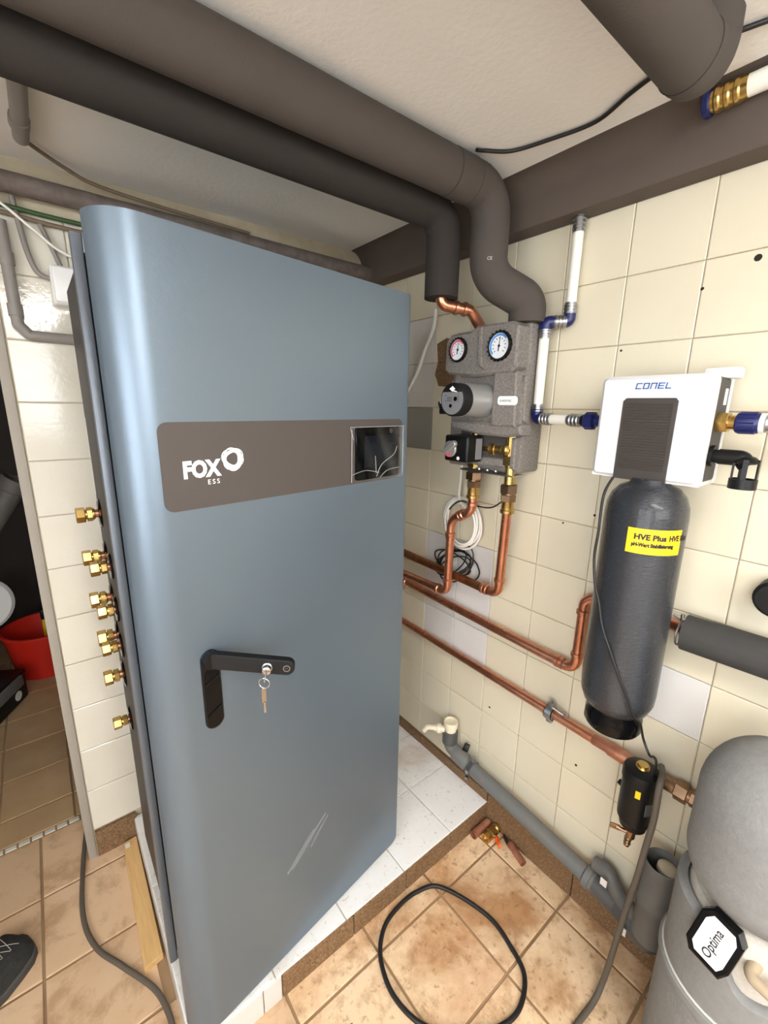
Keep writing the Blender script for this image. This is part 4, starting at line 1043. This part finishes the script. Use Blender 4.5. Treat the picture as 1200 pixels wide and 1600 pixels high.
# ------------------------------------------------------------------ black sludge filter with brass fittings
f_ = thing('sludge_filter', 'black cylindrical dirt filter with brass cap and drain cock on the lowest pipe', 'filter', (1.045, 0.285, 0.41))
FX, FY = 1.042, 0.290
bm = B(); lathe(bm, [(0.016, 0.475), (0.030, 0.480), (0.033, 0.498), (0.0375, 0.503), (0.0385, 0.520), (0.0385, 0.615), (0.0410, 0.617), (0.0410, 0.636), (0.0385, 0.644), (0.020, 0.650)], (FX, FY, 0), (0, 0, 1), 36); obj('housing', bm, 'black_plastic', f_)
bm = B(); lathe(bm, [(0.015, 0), (0.016, 0.003), (0.0145, 0.007), (0.0125, 0.007), (0.012, 0.011), (0.005, 0.012)], (FX, FY, 0.6485), (0, 0, 1), 24); obj('vent_cap', bm, 'brass', f_)
bm = B(); cyl(bm, (FX, FY, 0.478), (FX, FY, 0.440), 0.0105, seg=16); hexnut(bm, (FX, FY, 0.470), (FX, FY, 0.458), 0.0150); cyl(bm, (FX, FY, 0.442), (FX - 0.004, FY + 0.004, 0.412), 0.0065, seg=14)
for k in range(3): lathe(bm, [(0.0065, -0.002), (0.0085, 0), (0.0065, 0.002)], (FX - 0.003, FY + 0.003, 0.436 - 0.008 * k), (0, 0, 1), 14, cap=False)
cyl(bm, (FX, FY, 0.450), (FX - 0.012, FY + 0.030, 0.452), 0.005, seg=12); box(bm, -0.002, 0.002, -0.012, 0.012, -0.008, 0.008, 0.002, M=Matrix.Translation((FX - 0.013, FY + 0.032, 0.452)) @ Matrix.Rotation(0.4, 4, 'Z')); obj('drain_cock', bm, 'bronze', f_)
a_ = math.radians(196)
bm = B(); box(bm, -0.0008, 0.0008, -0.0055, 0.0055, 0, 0.020, 0, M=Matrix.Translation((FX + 0.0388 * math.cos(a_), FY + 0.0388 * math.sin(a_), 0.590)) @ Matrix.Rotation(a_, 4, 'Z')); obj('yellow_tag', bm, 'label_yellow', f_)
a_ = math.radians(238)
bm = B(); box(bm, -0.0008, 0.0008, -0.0085, 0.0085, 0, 0.034, 0, M=Matrix.Translation((FX + 0.0386 * math.cos(a_), FY + 0.0386 * math.sin(a_), 0.545)) @ Matrix.Rotation(a_, 4, 'Z')); obj('blue_label', bm, 'drain_dark', f_)
bm = B(); cyl(bm, (FX, FY + 0.036, 0.57), (FX + 0.002, FY + 0.046, 0.572), 0.007, seg=12); obj('side_plug', bm, 'black_plastic', f_)
bm = B(); cyl(bm, (1.1, 0.332, 0.600), (1.1, 0.215, 0.600), 0.0175); cyl(bm, (1.1, 0.29, 0.600), (1.05, 0.29, 0.600), 0.016); hexnut(bm, (1.1, 0.232, 0.600), (1.1, 0.205, 0.600), 0.0240); cyl(bm, (1.1, 0.206, 0.600), (1.1, 0.198, 0.600), 0.0175); hexnut(bm, (1.1, 0.200, 0.600), (1.1, 0.182, 0.600), 0.0205); lathe(bm, [(0.017, 0), (0.019, 0.004), (0.017, 0.02), (0.0185, 0.024), (0.0165, 0.03), (0.0165, 0.30)], (1.1, 0.184, 0.600), (0, -1, 0), 20); obj('brass_fitting', bm, 'bronze', f_)

# ------------------------------------------------------------------ grey foam appliance at the lower right
g_ = thing('boiler_unit', 'grey foam-jacketed round appliance with a white display plate reading Optima, bottom right corner', 'heater', (0.95, 0.045, 0.0))
GX, GY = 0.952, 0.048
def sring(rx, z, n=48): return [(GX + rx * math.cos(2 * PI * k / n), GY + rx * math.sin(2 * PI * k / n), z) for k in range(n)]
prof = []
H0, H1, RD = 0.585, 0.905, 0.118
for k in range(13):
    a = math.radians(-90 + 90 * k / 12); prof.append((RD - 0.075 + 0.075 * math.cos(a), H0 + 0.085 + 0.085 * math.sin(a)))
for k in range(13):
    a = math.radians(90 * k / 12); prof.append((RD - 0.085 + 0.085 * math.cos(a), H1 - 0.115 + 0.115 * math.sin(a)))
prof = [(0.0, H0 - 0.0)] + prof + [(0, H1 + 0.001)]
bm = B(); lathe(bm, prof, (GX, GY, 0), (0, 0, 1), 56, cap=False); obj('foam_dome', bm, 'unit_foam', g_, 60, 'smooth grey foam dome')
def rim(a):
    d = (a - math.radians(205) + PI) % (2 * PI) - PI
    return 0.575 - 0.095 * math.exp(-(d / 0.55) ** 4)
bm = B(); n = 64; rings = []
for r, h in ((0.122, 0.0), (0.122, 0.375), (0.127, 0.378), (0.127, 0.392), (0.119, 0.396), (0.119, None), (0.113, 0.006), (0.102, 0.006), (0.102, 0.30)):
    ring = []
    for k in range(n):
        a = 2 * PI * k / n; z = h
        if h is None: z = rim(a) - 0.004
        elif h == 0.006: z = rim(a)
        ring.append(bm.verts.new((GX + r * math.cos(a), GY + r * math.sin(a), z)))
    rings.append(ring)
for r0, r1 in zip(rings, rings[1:]):
    for k in range(n):
        j = (k + 1) % n; bm.faces.new((r0[k], r0[j], r1[j], r1[k]))
obj('foam_jacket', bm, 'unit_foam', g_, 40)
bm = B(); sweep(bm, sring(0.1205, 0.3965), 0.0022, 6, closed=True); obj('joint_line', bm, 'seam_white', g_)
for da, z0, z1 in ((math.radians(-98), 0.397, 0.53),):
    a = math.radians(180) + math.radians(42); q = (GX + 0.1195 * math.cos(a), GY + 0.1195 * math.sin(a))
    bm = B(); sweep(bm, [(q[0], q[1], 0.12), (q[0], q[1], 0.565)], 0.0024, 6); obj('joint_line', bm, 'seam_white', g_)
# cut-out in the jacket showing pale foam, with the black holder and display
bm = B(); lathe(bm, [(0.101, 0.30), (0.101, 0.565), (0.092, 0.588), (0.060, 0.600)], (GX, GY, 0), (0, 0, 1), 48); obj('inner_foam', bm, 'unit_inner', g_)
dirn = Vector((-0.90, 0.10, 0.42)).normalized()
cen = Vector((0.826, 0.075, 0.568))
t1 = Vector((0, -1, 0)); t1 = (t1 - dirn * t1.dot(dirn)).normalized(); t2 = dirn.cross(t1).normalized()
th = math.radians(80); uu = t1 * math.cos(th) + t2 * math.sin(th); vv = -t1 * math.sin(th) + t2 * math.cos(th)
bm = B(); prism(bm, [(-0.046, -0.026), (-0.026, -0.034), (0.030, -0.034), (0.046, -0.020), (0.046, 0.022), (0.030, 0.034), (-0.030, 0.034), (-0.046, 0.022)], cen - dirn * 0.022, uu, vv, 0.022, 0.003); hold = obj('display_holder', bm, 'black_gloss', g_, 25)
bm = B(); prism(bm, [(-0.036, -0.020), (-0.024, -0.025), (0.024, -0.025), (0.036, -0.018), (0.037, 0.016), (0.024, 0.024), (-0.026, 0.024), (-0.036, 0.016)], cen, uu, vv, 0.0015, 0.0005); obj('display_plate', bm, 'white_plastic', hold, 25, 'white plate reading Optima')
obj('lettering', text_bm('Optima', 0.0205, cen + dirn * 0.0015 - uu * 0.030 - vv * 0.006, uu, vv, 0.0003, 0.0003, 'LEFT', 0.86), 'print_black', hold, norm=False)
bm = B(); sweep(bm, fillet_path([(0.862, 0.02, 0.555), (0.835, 0.025, 0.548), (0.83, -0.02, 0.545), (0.86, -0.04, 0.55)], 0.01, 4), 0.010, 12); obj('bracket', bm, 'tan_plastic', g_)
bm = B(); sweep(bm, [(0.873, 0.085, 0.57), (0.850, 0.072, 0.545), (0.838, 0.066, 0.525)], 0.006, 10); obj('sensor_stem', bm, 'zinc', g_)

# ------------------------------------------------------------------ cables
def cable(name, pts, r, m, label, cat='cable', n=8, seg=8):
    bm = B(); sweep(bm, smooth_pts(pts, n), r, seg)
    return tag(obj(name, bm, m, None, 60), label, cat)
def coil(bm, cx, cy, cz, rs, turns, r, seed, tilt=0.2, sq=1.0):
    rnd = random.Random(seed); pts = []
    n = 26
    for k in range(int(turns * n)):
        a = 2 * PI * k / n; t = k / n
        ry = rs * (1 + 0.13 * math.sin(t * 2.3 + seed)); rz = rs * sq * (1 + 0.10 * math.cos(t * 1.7 + seed))
        pts.append((cx + 0.006 * math.sin(t * 2.9), cy + ry * math.cos(a) + 0.006 * math.sin(t * 2.1), cz + rz * math.sin(a) + 0.006 * math.cos(t * 3.1)))
    sweep(bm, pts, r, 8)
wc = thing('cable_coil', 'white cable hanging in a coil below the black mixer motor', 'cable', (1.09, 0.955, 1.0))
bm = B(); coil(bm, 1.098, 0.955, 1.105, 0.073, 4.3, 0.0040, 1.0, sq=1.12); obj('coil', bm, 'cable_white', wc, 60)
bm = B(); sweep(bm, smooth_pts([(1.05, 0.905, 1.335), (1.085, 0.955, 1.305), (1.09, 0.962, 1.25), (1.09, 0.965, 1.20), (1.085, 0.94, 1.17), (1.10, 0.90, 1.14)], 8), 0.0040, 8); obj('lead', bm, 'cable_white', wc, 60)
bc = thing('cable_coil', 'thin black cable in a tangled coil on the pale wall tiles behind the copper riser', 'cable', (1.1, 1.0, 0.86))
bm = B()
rr = random.Random(4)
for i in range(6):
    cy, cz = 0.99 + rr.uniform(-0.02, 0.02), 0.95 + rr.uniform(-0.012, 0.012); th = rr.uniform(-0.9, 0.1); ra, rb = rr.uniform(0.075, 0.100), rr.uniform(0.03, 0.058)
    pts = []
    for k in range(24):
        a = 2 * PI * k / 24; y = ra * math.cos(a); z = rb * math.sin(a)
        pts.append((1.104 + rr.uniform(-.001, .001) + 0.003 * i * 0.6, cy + y * math.cos(th) - z * math.sin(th), cz + y * math.sin(th) + z * math.cos(th)))
    sweep(bm, pts, 0.0026, 6, closed=True)
obj('coil', bm, 'cable_black', bc, 60)
bm = B(); sweep(bm, smooth_pts([(1.065, 0.742, 1.246), (1.06, 0.80, 1.196), (1.065, 0.865, 1.186), (1.08, 0.95, 1.185), (1.098, 1.02, 1.13), (1.104, 1.03, 1.05), (1.104, 1.01, 0.98)], 8), 0.0024, 8); obj('lead', bm, 'cable_black', bc, 60)

cable('ceiling_cable', [(0.846, 0.755, 2.040), (0.870, 0.752, 2.045), (0.917, 0.714, 2.045), (0.943, 0.636, 2.045), (0.959, 0.547, 2.045), (0.930, 0.474, 2.045), (0.915, 0.430, 2.045), (0.90, 0.37, 2.045), (0.93, 0.25, 2.045), (0.985, 0.12, 2.045), (0.99, -0.2, 2.045)], 0.0040, 'cable_black', 'black cable clipped loosely along the ceiling plaster between two foam pipes')
cable('sensor_cable', [(0.9726, 0.4237, 1.3454), (0.9486, 0.4276, 1.3069), (0.9322, 0.4208, 1.2299), (0.9293, 0.4208, 1.1721), (0.9226, 0.4083, 1.1143), (0.9192, 0.3929, 1.0758), (0.9148, 0.3775, 1.0276), (0.9124, 0.3525, 0.9795), (0.9148, 0.3274, 0.9265), (0.9216, 0.3062, 0.8832), (0.9322, 0.2937, 0.8447), (0.963, 0.2889, 0.8158), (0.9823, 0.2889, 0.7869), (0.9919, 0.2841, 0.758), (0.9919, 0.2677, 0.7291), (1.04, 0.272, 0.695), (1.04, 0.265, 0.685), (1.045, 0.262, 0.645)], 0.0028, 'cable_black', 'thin black cable hanging down across the front of the wrapped tank')
cable('floor_cable', [(1.075, 0.262, 0.655), (1.03, 0.246, 0.668), (1.000, 0.240, 0.66), (0.990, 0.236, 0.58), (0.988, 0.240, 0.50), (0.985, 0.245, 0.40), (0.985, 0.255, 0.28), (0.975, 0.262, 0.15), (0.965, 0.268, 0.05), (0.930, 0.270, 0.010), (0.86, 0.275, 0.006), (0.77, 0.278, 0.006), (0.68, 0.30, 0.006), (0.58, 0.36, 0.006), (0.48, 0.47, 0.006)], 0.0070, 'cable_grey', 'thick dusty cable dropping from the black filter to the floor', 'cable', 10, 12)
bm = B(); sweep(bm, smooth_pts([(0.665, 0.744, 0.008), (0.745, 0.741, 0.008), (0.816, 0.703, 0.008), (0.868, 0.566, 0.008), (0.858, 0.47, 0.008), (0.829, 0.407, 0.008), (0.748, 0.379, 0.008), (0.653, 0.413, 0.008), (0.560, 0.495, 0.008), (0.530, 0.59, 0.008), (0.55, 0.675, 0.008), (0.60, 0.726, 0.008)], 10, closed=True), 0.0062, 12, closed=True)
tag(obj('cable_loop', bm, 'cable_black', None, 60), 'black cable lying in a large loop on the stained floor tiles', 'cable')
cable('floor_cable', [(-0.045, 1.80, 0.008), (-0.040, 1.69, 0.009), (-0.069, 1.479, 0.008), (-0.083, 1.302, 0.008), (-0.062, 1.186, 0.008), (-0.012, 1.094, 0.008), (0.046, 0.990, 0.008), (0.064, 0.921, 0.008), (0.066, 0.86, 0.008), (0.06, 0.75, 0.008)], 0.0068, 'cable_grey', 'grey cable winding over the floor from the doorway past the wooden board', 'cable', 10, 12)
cable('white_cable', [(1.08, 1.10, 1.80), (1.085, 1.115, 1.74), (1.085, 1.15, 1.68), (1.085, 1.19, 1.60), (1.085, 1.24, 1.54)], 0.0065, 'cable_white', 'white cable curving down the wall between cabinet and pump station')

# ------------------------------------------------------------------ offcuts and bits in the corner of the floor
def offcut(p0, p1, r, label):
    p0 = Vector(p0); p1 = Vector(p1); L_ = (p1 - p0).length
    bm = B(); lathe(bm, [(r * .86, 0.02), (r * 0.88, 0), (r, 0.0005), (r, L_ - .0005), (r * .88, L_), (r * .86, L_ - 0.02), (0.0, L_ - 0.021)], p0, p1 - p0, 20, cap=False)
    return tag(obj('copper_offcut', bm, 'copper_worn', None), label, 'pipe offcut', 'copper offcuts on the floor')
offcut((1.024, 0.752, 0.0148), (1.108, 0.752, 0.0148), 0.0142, 'copper pipe offcut lying against the plinth beside the brass valve')
offcut((1.083, 0.585, 0.0118), (1.106, 0.655, 0.0118), 0.0112, 'short copper pipe offcut lying by the wall skirting with its open end forward')
bv = thing('ball_valve', 'brass ball valve with an orange wing handle lying on the floor', 'valve', (1.075, 0.705, 0.0))
q0 = Vector((1.046, 0.716, 0.0185)); qd = Vector((0.95, 0.02, 0)).normalized()
bm = B(); lathe(bm, [(0.011, 0.006), (0.012, 0), (0.0175, 0), (0.0180, 0.002), (0.0180, 0.016), (0.0150, 0.018), (0.0150, 0.024), (0.0182, 0.026), (0.0182, 0.050), (0.015, 0.053), (0.0182, 0.056), (0.0175, 0.068), (0.011, 0.069)], q0, qd, 8); obj('body', bm, 'brass', bv, 50)
bm = B(); cyl(bm, q0 + qd * 0.036 + Vector((0, -0.015, 0)), q0 + qd * 0.036 + Vector((0, -0.028, 0)), 0.006, seg=12); obj('stem', bm, 'brass', bv)
bm = B(); box(bm, -0.032, 0.032, -0.004, 0.004, -0.009, 0.009, 0.003, 2, M=Matrix.Translation(q0 + qd * 0.028 + Vector((0, -0.032, 0.001))) @ Matrix.Rotation(0.9, 4, 'Z') @ Matrix.Rotation(0.35, 4, 'Y')); lathe(bm, [(0.009, 0), (0.009, 0.006)], q0 + qd * 0.030 + Vector((0, -0.026, 0)), (0, -1, 0), 12); obj('wing_handle', bm, 'orange_plastic', bv)
cl = thing('pipe_clip', 'curved black clip with a metal end lying between the valve and the offcut', 'clip', (1.115, 0.655, 0.0))
bm = B()
n = 10; A = [(1.108 - 0.018 * math.sin(1.5 * k / n) + 0.006, 0.688 - 0.050 * k / n) for k in range(n + 1)]
for i in range(n):
    (xa, ya), (xb, yb_) = A[i], A[i + 1]
    q = [(xa, ya), (xb, yb_)]
    dx, dy = xb - xa, yb_ - ya; l_ = math.hypot(dx, dy); nx, ny = -dy / l_ * 0.0016, dx / l_ * 0.0016
    prism(bm, [(xa - nx, ya - ny), (xb - nx, yb_ - ny), (xb + nx, yb_ + ny), (xa + nx, ya + ny)], (0, 0, 0.0005), (1, 0, 0), (0, 1, 0), 0.017)
obj('band', bm, 'black_plastic', cl)
bm = B(); box(bm, 1.090, 1.104, 0.628, 0.634, 0.0005, 0.014, 0.001); box(bm, 1.086, 1.102, 0.620, 0.624, 0.0005, 0.012, 0.001); obj('metal_end', bm, 'zinc', cl)
for i, (x, y, lb) in enumerate(((0.412, 0.62, 'tiny dark chip on the floor tile left of the cable loop'), (0.36, 0.655, 'tiny blue-grey chip on the floor tile near the plinth'))):
    bm = B(); prism(bm, [(-0.006, -0.002), (0.004, -0.004), (0.007, 0.001), (-0.003, 0.004)], (x, y, 0.0002), (1, 0, 0), (0, 1, 0), 0.003, 0.001); tag(obj('debris_chip', bm, 'drain_dark' if i == 0 else 'drain_plain'), lb, 'debris')

# ------------------------------------------------------------------ wooden board beside the plinth
bm = B(); prism(bm, [(0.034, 1.040), (0.081, 1.048), (0.0855, 1.470), (0.045, 1.465)], (0, 0, 0.0005), (1, 0, 0), (0, 1, 0), 0.019, 0.001)
wb = tag(obj('wooden_board', bm, 'wood', None, 20), 'pale pine board lying on the floor along the left of the plinth', 'board')
bm = B(); box(bm, 0.049, 0.063, 1.438, 1.456, 0.0195, 0.0202, 0); obj('sticker', bm, 'paper', wb)

# ------------------------------------------------------------------ services on the back wall, upper left
def pipe_obj(name, pts, r, m, label, cat, fil=0.02, seg=14, collars=()):
    bm = B(); sweep(bm, fillet_path(pts, fil, 6), r, seg)
    for q, d, k in collars: lathe(bm, [(r * k, -0.014), (r * k, 0.014)], q, d, seg)
    return tag(obj(name, bm, m, None, 50), label, cat)
pipe_obj('steel_pipe', [(-0.60, 1.452, 1.985), (1.10, 1.452, 1.972)], 0.0230, 'rusty_pipe', 'old dusty steel pipe along the top of the back wall above the cabinet', 'pipe')
pipe_obj('conduit', [(0.000, 1.470, 1.902), (0.002, 1.472, 1.672), (0.022, 1.472, 1.648), (0.60, 1.472, 1.642)], 0.0130, 'conduit', 'grey conduit coming down the pier and turning right behind the cabinet', 'conduit', 0.006, 14, (((0.0015, 1.472, 1.705), (0, 0, 1), 1.2), ((0.001, 1.472, 1.82), (0, 0, 1), 1.2)))
pipe_obj('conduit', [(0.055, 0.98, 2.034), (0.060, 1.34, 2.034)], 0.0150, 'conduit', 'short grey conduit on the ceiling left of the cabinet', 'conduit', 0.01, 14, (((0.058, 1.27, 2.034), (0, 1, 0), 1.2),))
cable('ceiling_wire', [(0.060, 1.34, 2.036), (0.085, 1.385, 2.040), (0.14, 1.42, 2.030), (0.20, 1.43, 2.015), (0.35, 1.435, 2.006), (0.6, 1.44, 2.0)], 0.0045, 'cable_brown', 'thin brown wire leaving the ceiling conduit towards the steel pipe')
cable('green_cable', [(-0.30, 1.470, 1.945), (0.0, 1.470, 1.935), (0.15, 1.470, 1.930), (0.6, 1.470, 1.925)], 0.0055, 'cable_green', 'dark green cable running along the back wall under the steel pipe')
cable('brown_cable', [(-0.30, 1.472, 1.928), (0.0, 1.472, 1.920), (0.15, 1.472, 1.912), (0.6, 1.472, 1.905)], 0.0055, 'cable_brown', 'brown cable running along the back wall just below the green cable')
cable('conduit_wire', [(0.030, 1.474, 1.96), (0.036, 1.474, 1.90), (0.044, 1.474, 1.84), (0.058, 1.474, 1.80), (0.085, 1.474, 1.788)], 0.0062, 'conduit', 'thin grey wire bending down into the white junction box')
cable('conduit_wire', [(0.075, 1.474, 1.915), (0.095, 1.474, 1.86), (0.110, 1.474, 1.81)], 0.0055, 'conduit', 'thin grey wire dropping straight to the top of the junction box')
cable('white_cable', [(-0.05, 1.462, 1.965), (0.007, 1.462, 1.936), (0.065, 1.462, 1.89), (0.122, 1.462, 1.85), (0.25, 1.462, 1.82)], 0.0035, 'cable_white', 'thin white cable slanting across the back wall to the cabinet')
jb = thing('junction_box', 'white plastic junction box on the back wall at the left edge of the cabinet', 'junction box', (0.13, 1.45, 1.72))
bm = B(); box(bm, 0.080, 0.175, 1.440, YB - 0.002, 1.726, 1.818, 0.008, 3); obj('box', bm, 'white_plastic', jb)
bm = B(); box(bm, 0.084, 0.171, 1.432, 1.441, 1.730, 1.814, 0.006, 3); obj('lid', bm, 'white_plastic', jb)
# valve tops above the cabinet
vt = thing('vent_valve', 'small metal vent valve rising behind the top edge of the cabinet', 'valve', (0.565, 1.30, 1.74))
bm = B(); cyl(bm, (0.565, 1.30, 1.738), (0.565, 1.30, 1.86), 0.008, seg=12); hexnut(bm, (0.565, 1.30, 1.80), (0.565, 1.30, 1.822), 0.014); obj('stem', bm, 'zinc', vt)
bm = B(); lathe(bm, [(0.012, 0), (0.014, 0.004), (0.014, 0.018), (0.009, 0.022)], (0.565, 1.30, 1.858), (0, 0, 1), 14); obj('cap', bm, 'brass', vt)

# ------------------------------------------------------------------ things in the dark room beyond the doorway
bk = thing('bucket', 'red plastic bucket standing in the dark room beyond the doorway', 'bucket', (-0.118, 2.94, 0.0))
bm = B(); lathe(bm, [(0.0, 0.012), (0.130, 0.010), (0.134, 0.0), (0.140, 0.002), (0.180, 0.250), (0.188, 0.253), (0.188, 0.266), (0.176, 0.266), (0.174, 0.250), (0.134, 0.016), (0.0, 0.016)], (-0.118, 2.94, 0), (0, 0, 1), 40, cap=False); obj('tub', bm, 'red_plastic', bk)
bm = B(); sweep(bm, [(-0.118 - 0.182 * math.cos(a), 2.94 - 0.182 * math.sin(a) * 0.7, 0.250 - 0.045 * math.sin(a)) for a in [PI * k / 20 for k in range(21)]], 0.0030, 6); obj('handle', bm, 'red_plastic', bk)
tb_ = thing('toolbox', 'black toolbox with grey latches on the far floor left of the red bucket', 'toolbox', (-0.40, 2.55, 0.0))
Mt = Matrix.Translation((-0.40, 2.56, 0)) @ Matrix.Rotation(math.radians(62), 4, 'Z')
bm = B(); box(bm, -0.20, 0.20, -0.11, 0.11, 0.0, 0.125, 0.012, 2, M=Mt); obj('box', bm, 'black_matte', tb_)
bm = B(); box(bm, -0.205, 0.205, -0.115, 0.115, 0.127, 0.155, 0.010, 2, M=Mt); obj('lid', bm, 'black_plastic', tb_)
bm = B(); box(bm, -0.15, 0.15, -0.130, -0.112, 0.095, 0.150, 0.006, 2, M=Mt); obj('latch', bm, 'toolbox_grey', tb_)
bm = B(); lathe(bm, [(0.024, 0), (0.024, 0.002), (0.0, 0.002)], Mt @ Vector((0.12, -0.1105, 0.05)), (Mt.to_3x3() @ Vector((0, -1, 0))), 20, cap=False); obj('round_sticker', bm, 'paper', tb_)
fp = thing('plastic_pipe', 'pale plastic waste pipe with an open socket slanting across the dark room', 'pipe', (-0.2, 2.6, 0.8))
bm = B(); q0 = Vector((-0.095, 2.62, 1.135)); q1 = Vector((-0.42, 2.70, 0.62)); lathe(bm, [(0.048, 0.06), (0.050, 0), (0.062, 0.0), (0.062, 0.055), (0.053, 0.062), (0.053, 0.60)], q0, q1 - q0, 28, cap=False); obj('tube', bm, 'drain_plain', fp)
bm = B(); lathe(bm, [(0.049, 0.058), (0.0, 0.058)], q0, q1 - q0, 24, cap=False); obj('bore', bm, 'black_matte', fp)
wd = thing('white_container', 'round white plastic container in the dark room above the toolbox', 'container', (-0.36, 2.95, 0.30))
bm = B(); lathe(bm, [(0.0, 0.0), (0.10, 0.002), (0.135, 0.02), (0.145, 0.06), (0.145, 0.10), (0.13, 0.115), (0.0, 0.118)], (-0.362, 2.99, 0.445), (0.10, -0.98, 0.16), 36, cap=False); obj('drum', bm, 'white_plastic', wd)
bm = B(); box(bm, -0.52, -0.345, 2.93, 3.12, 0.0, 0.302, 0.01); obj('base', bm, 'black_matte', wd)
bm = B(); box(bm, -0.100, -0.028, 3.14, 3.165, 0.0, 1.05, 0.003); tag(obj('orange_board', bm, 'orange_board'), 'upright orange-brown board behind the red bucket', 'board')
hm = thing('cordless_tool', 'black and yellow tool handle standing behind the rim of the red bucket', 'tool', (-0.1, 3.0, 0.0))
bm = B(); box(bm, -0.120, -0.072, 2.985, 3.035, 0.020, 0.27, 0.01); obj('grip', bm, 'label_yellow', hm)
bm = B(); box(bm, -0.122, -0.085, 2.990, 3.030, 0.268, 0.33, 0.01); obj('head', bm, 'black_plastic', hm)

# ------------------------------------------------------------------ trainer at the lower left edge
sh = thing('sneaker', 'black knitted trainer with a grey rubber sole on the floor at the left edge', 'shoe', (-0.30, 1.17, 0.0))
ax = Vector((0.72, 0.69, 0)).normalized(); sd = Vector((ax.y, -ax.x, 0))      # towards the toe, to its right side
toe = Vector((-0.222, 1.325, 0))
WS, HS = 1.35, 1.35
secs = [(t, w * WS, h * HS, o) for t, w, h, o in [(0.000, 0.022, 0.024, 0.0), (-0.012, 0.040, 0.040, 0), (-0.035, 0.049, 0.047, 0), (-0.070, 0.050, 0.056, 0), (-0.110, 0.050, 0.066, -0.002), (-0.150, 0.043, 0.080, -0.004), (-0.190, 0.037, 0.094, -0.004), (-0.230, 0.036, 0.104, -0.002), (-0.262, 0.034, 0.108, 0), (-0.280, 0.022, 0.106, 0), (-0.286, 0.008, 0.100, 0)]]
bm = B(); rings = []
for t, hw, hh, off in secs:
    c0 = toe + ax * t + sd * off
    ring = []
    for k in range(17):
        a = PI * k / 16
        ring.append(bm.verts.new(c0 + sd * (hw * math.cos(a)) + UZ * (0.020 + (hh - 0.020) * math.sin(a) ** 0.8)))
    rings.append(ring)
for r0, r1 in zip(rings, rings[1:]):
    for k in range(16): bm.faces.new((r0[k], r0[k + 1], r1[k + 1], r1[k]))
bm.faces.new(rings[0]); bm.faces.new(rings[-1][::-1])
for r0, r1 in zip(rings, rings[1:]): bm.faces.new((r0[0], r1[0], r1[16], r0[16]))
obj('upper', bm, 'knit', sh, 60)
bm = B(); R_ = [s for s in secs]
out = [(toe + ax * t + sd * (off + hw + 0.006)) for t, hw, hh, off in secs] + [(toe + ax * t + sd * (off - hw - 0.006)) for t, hw, hh, off in reversed(secs)]
out = [toe + ax * 0.010 + sd * 0.008] + out + [toe + ax * 0.010 - sd * 0.008]
prism(bm, [(q.x, q.y) for q in out], (0, 0, 0.0005), (1, 0, 0), (0, 1, 0), 0.024, 0.004); obj('sole', bm, 'rubber', sh, 40)
bm = B()
def top_at(t, s):
    for (t0, w0, h0, o0), (t1, w1, h1, o1) in zip(secs, secs[1:]):
        if t1 <= t <= t0:
            f = (t0 - t) / (t0 - t1); w = w0 + (w1 - w0) * f; h = h0 + (h1 - h0) * f; o = o0 + (o1 - o0) * f
            ss = max(-0.98, min(0.98, s / w)); return toe + ax * t + sd * (o + s) + UZ * (0.0205 + (h - 0.020) * (1 - ss * ss) ** 0.4)
for k in range(5):
    sweep(bm, [top_at(-0.03 - 0.022 * k - 0.02 * j / 6, -0.03 + 0.06 * j / 6) for j in range(7)], 0.0005, 5)
    sweep(bm, [top_at(-0.03 - 0.022 * k - 0.035 * j / 6, 0.03 - 0.06 * j / 6) for j in range(7)], 0.0005, 5)
obj('stitching', bm, 'seam_white', sh)
bm = B(); sweep(bm, smooth_pts([top_at(-0.115, -0.02) + UZ * .004, top_at(-0.105, 0.0) + UZ * .008, top_at(-0.12, 0.018) + UZ * .004, top_at(-0.14, -0.016) + UZ * .005, top_at(-0.15, 0.016) + UZ * .005], 5), 0.0035, 8); obj('lace', bm, 'cable_black', sh)
bm = B(); prism(bm, [(-0.010, -0.006), (0.009, -0.008), (0.012, 0.004), (0.0, 0.009), (-0.012, 0.005)], top_at(-0.098, -0.004) + UZ * 0.002, ax, -sd, 0.003, 0.001); obj('tongue_logo', bm, 'white_print', sh)
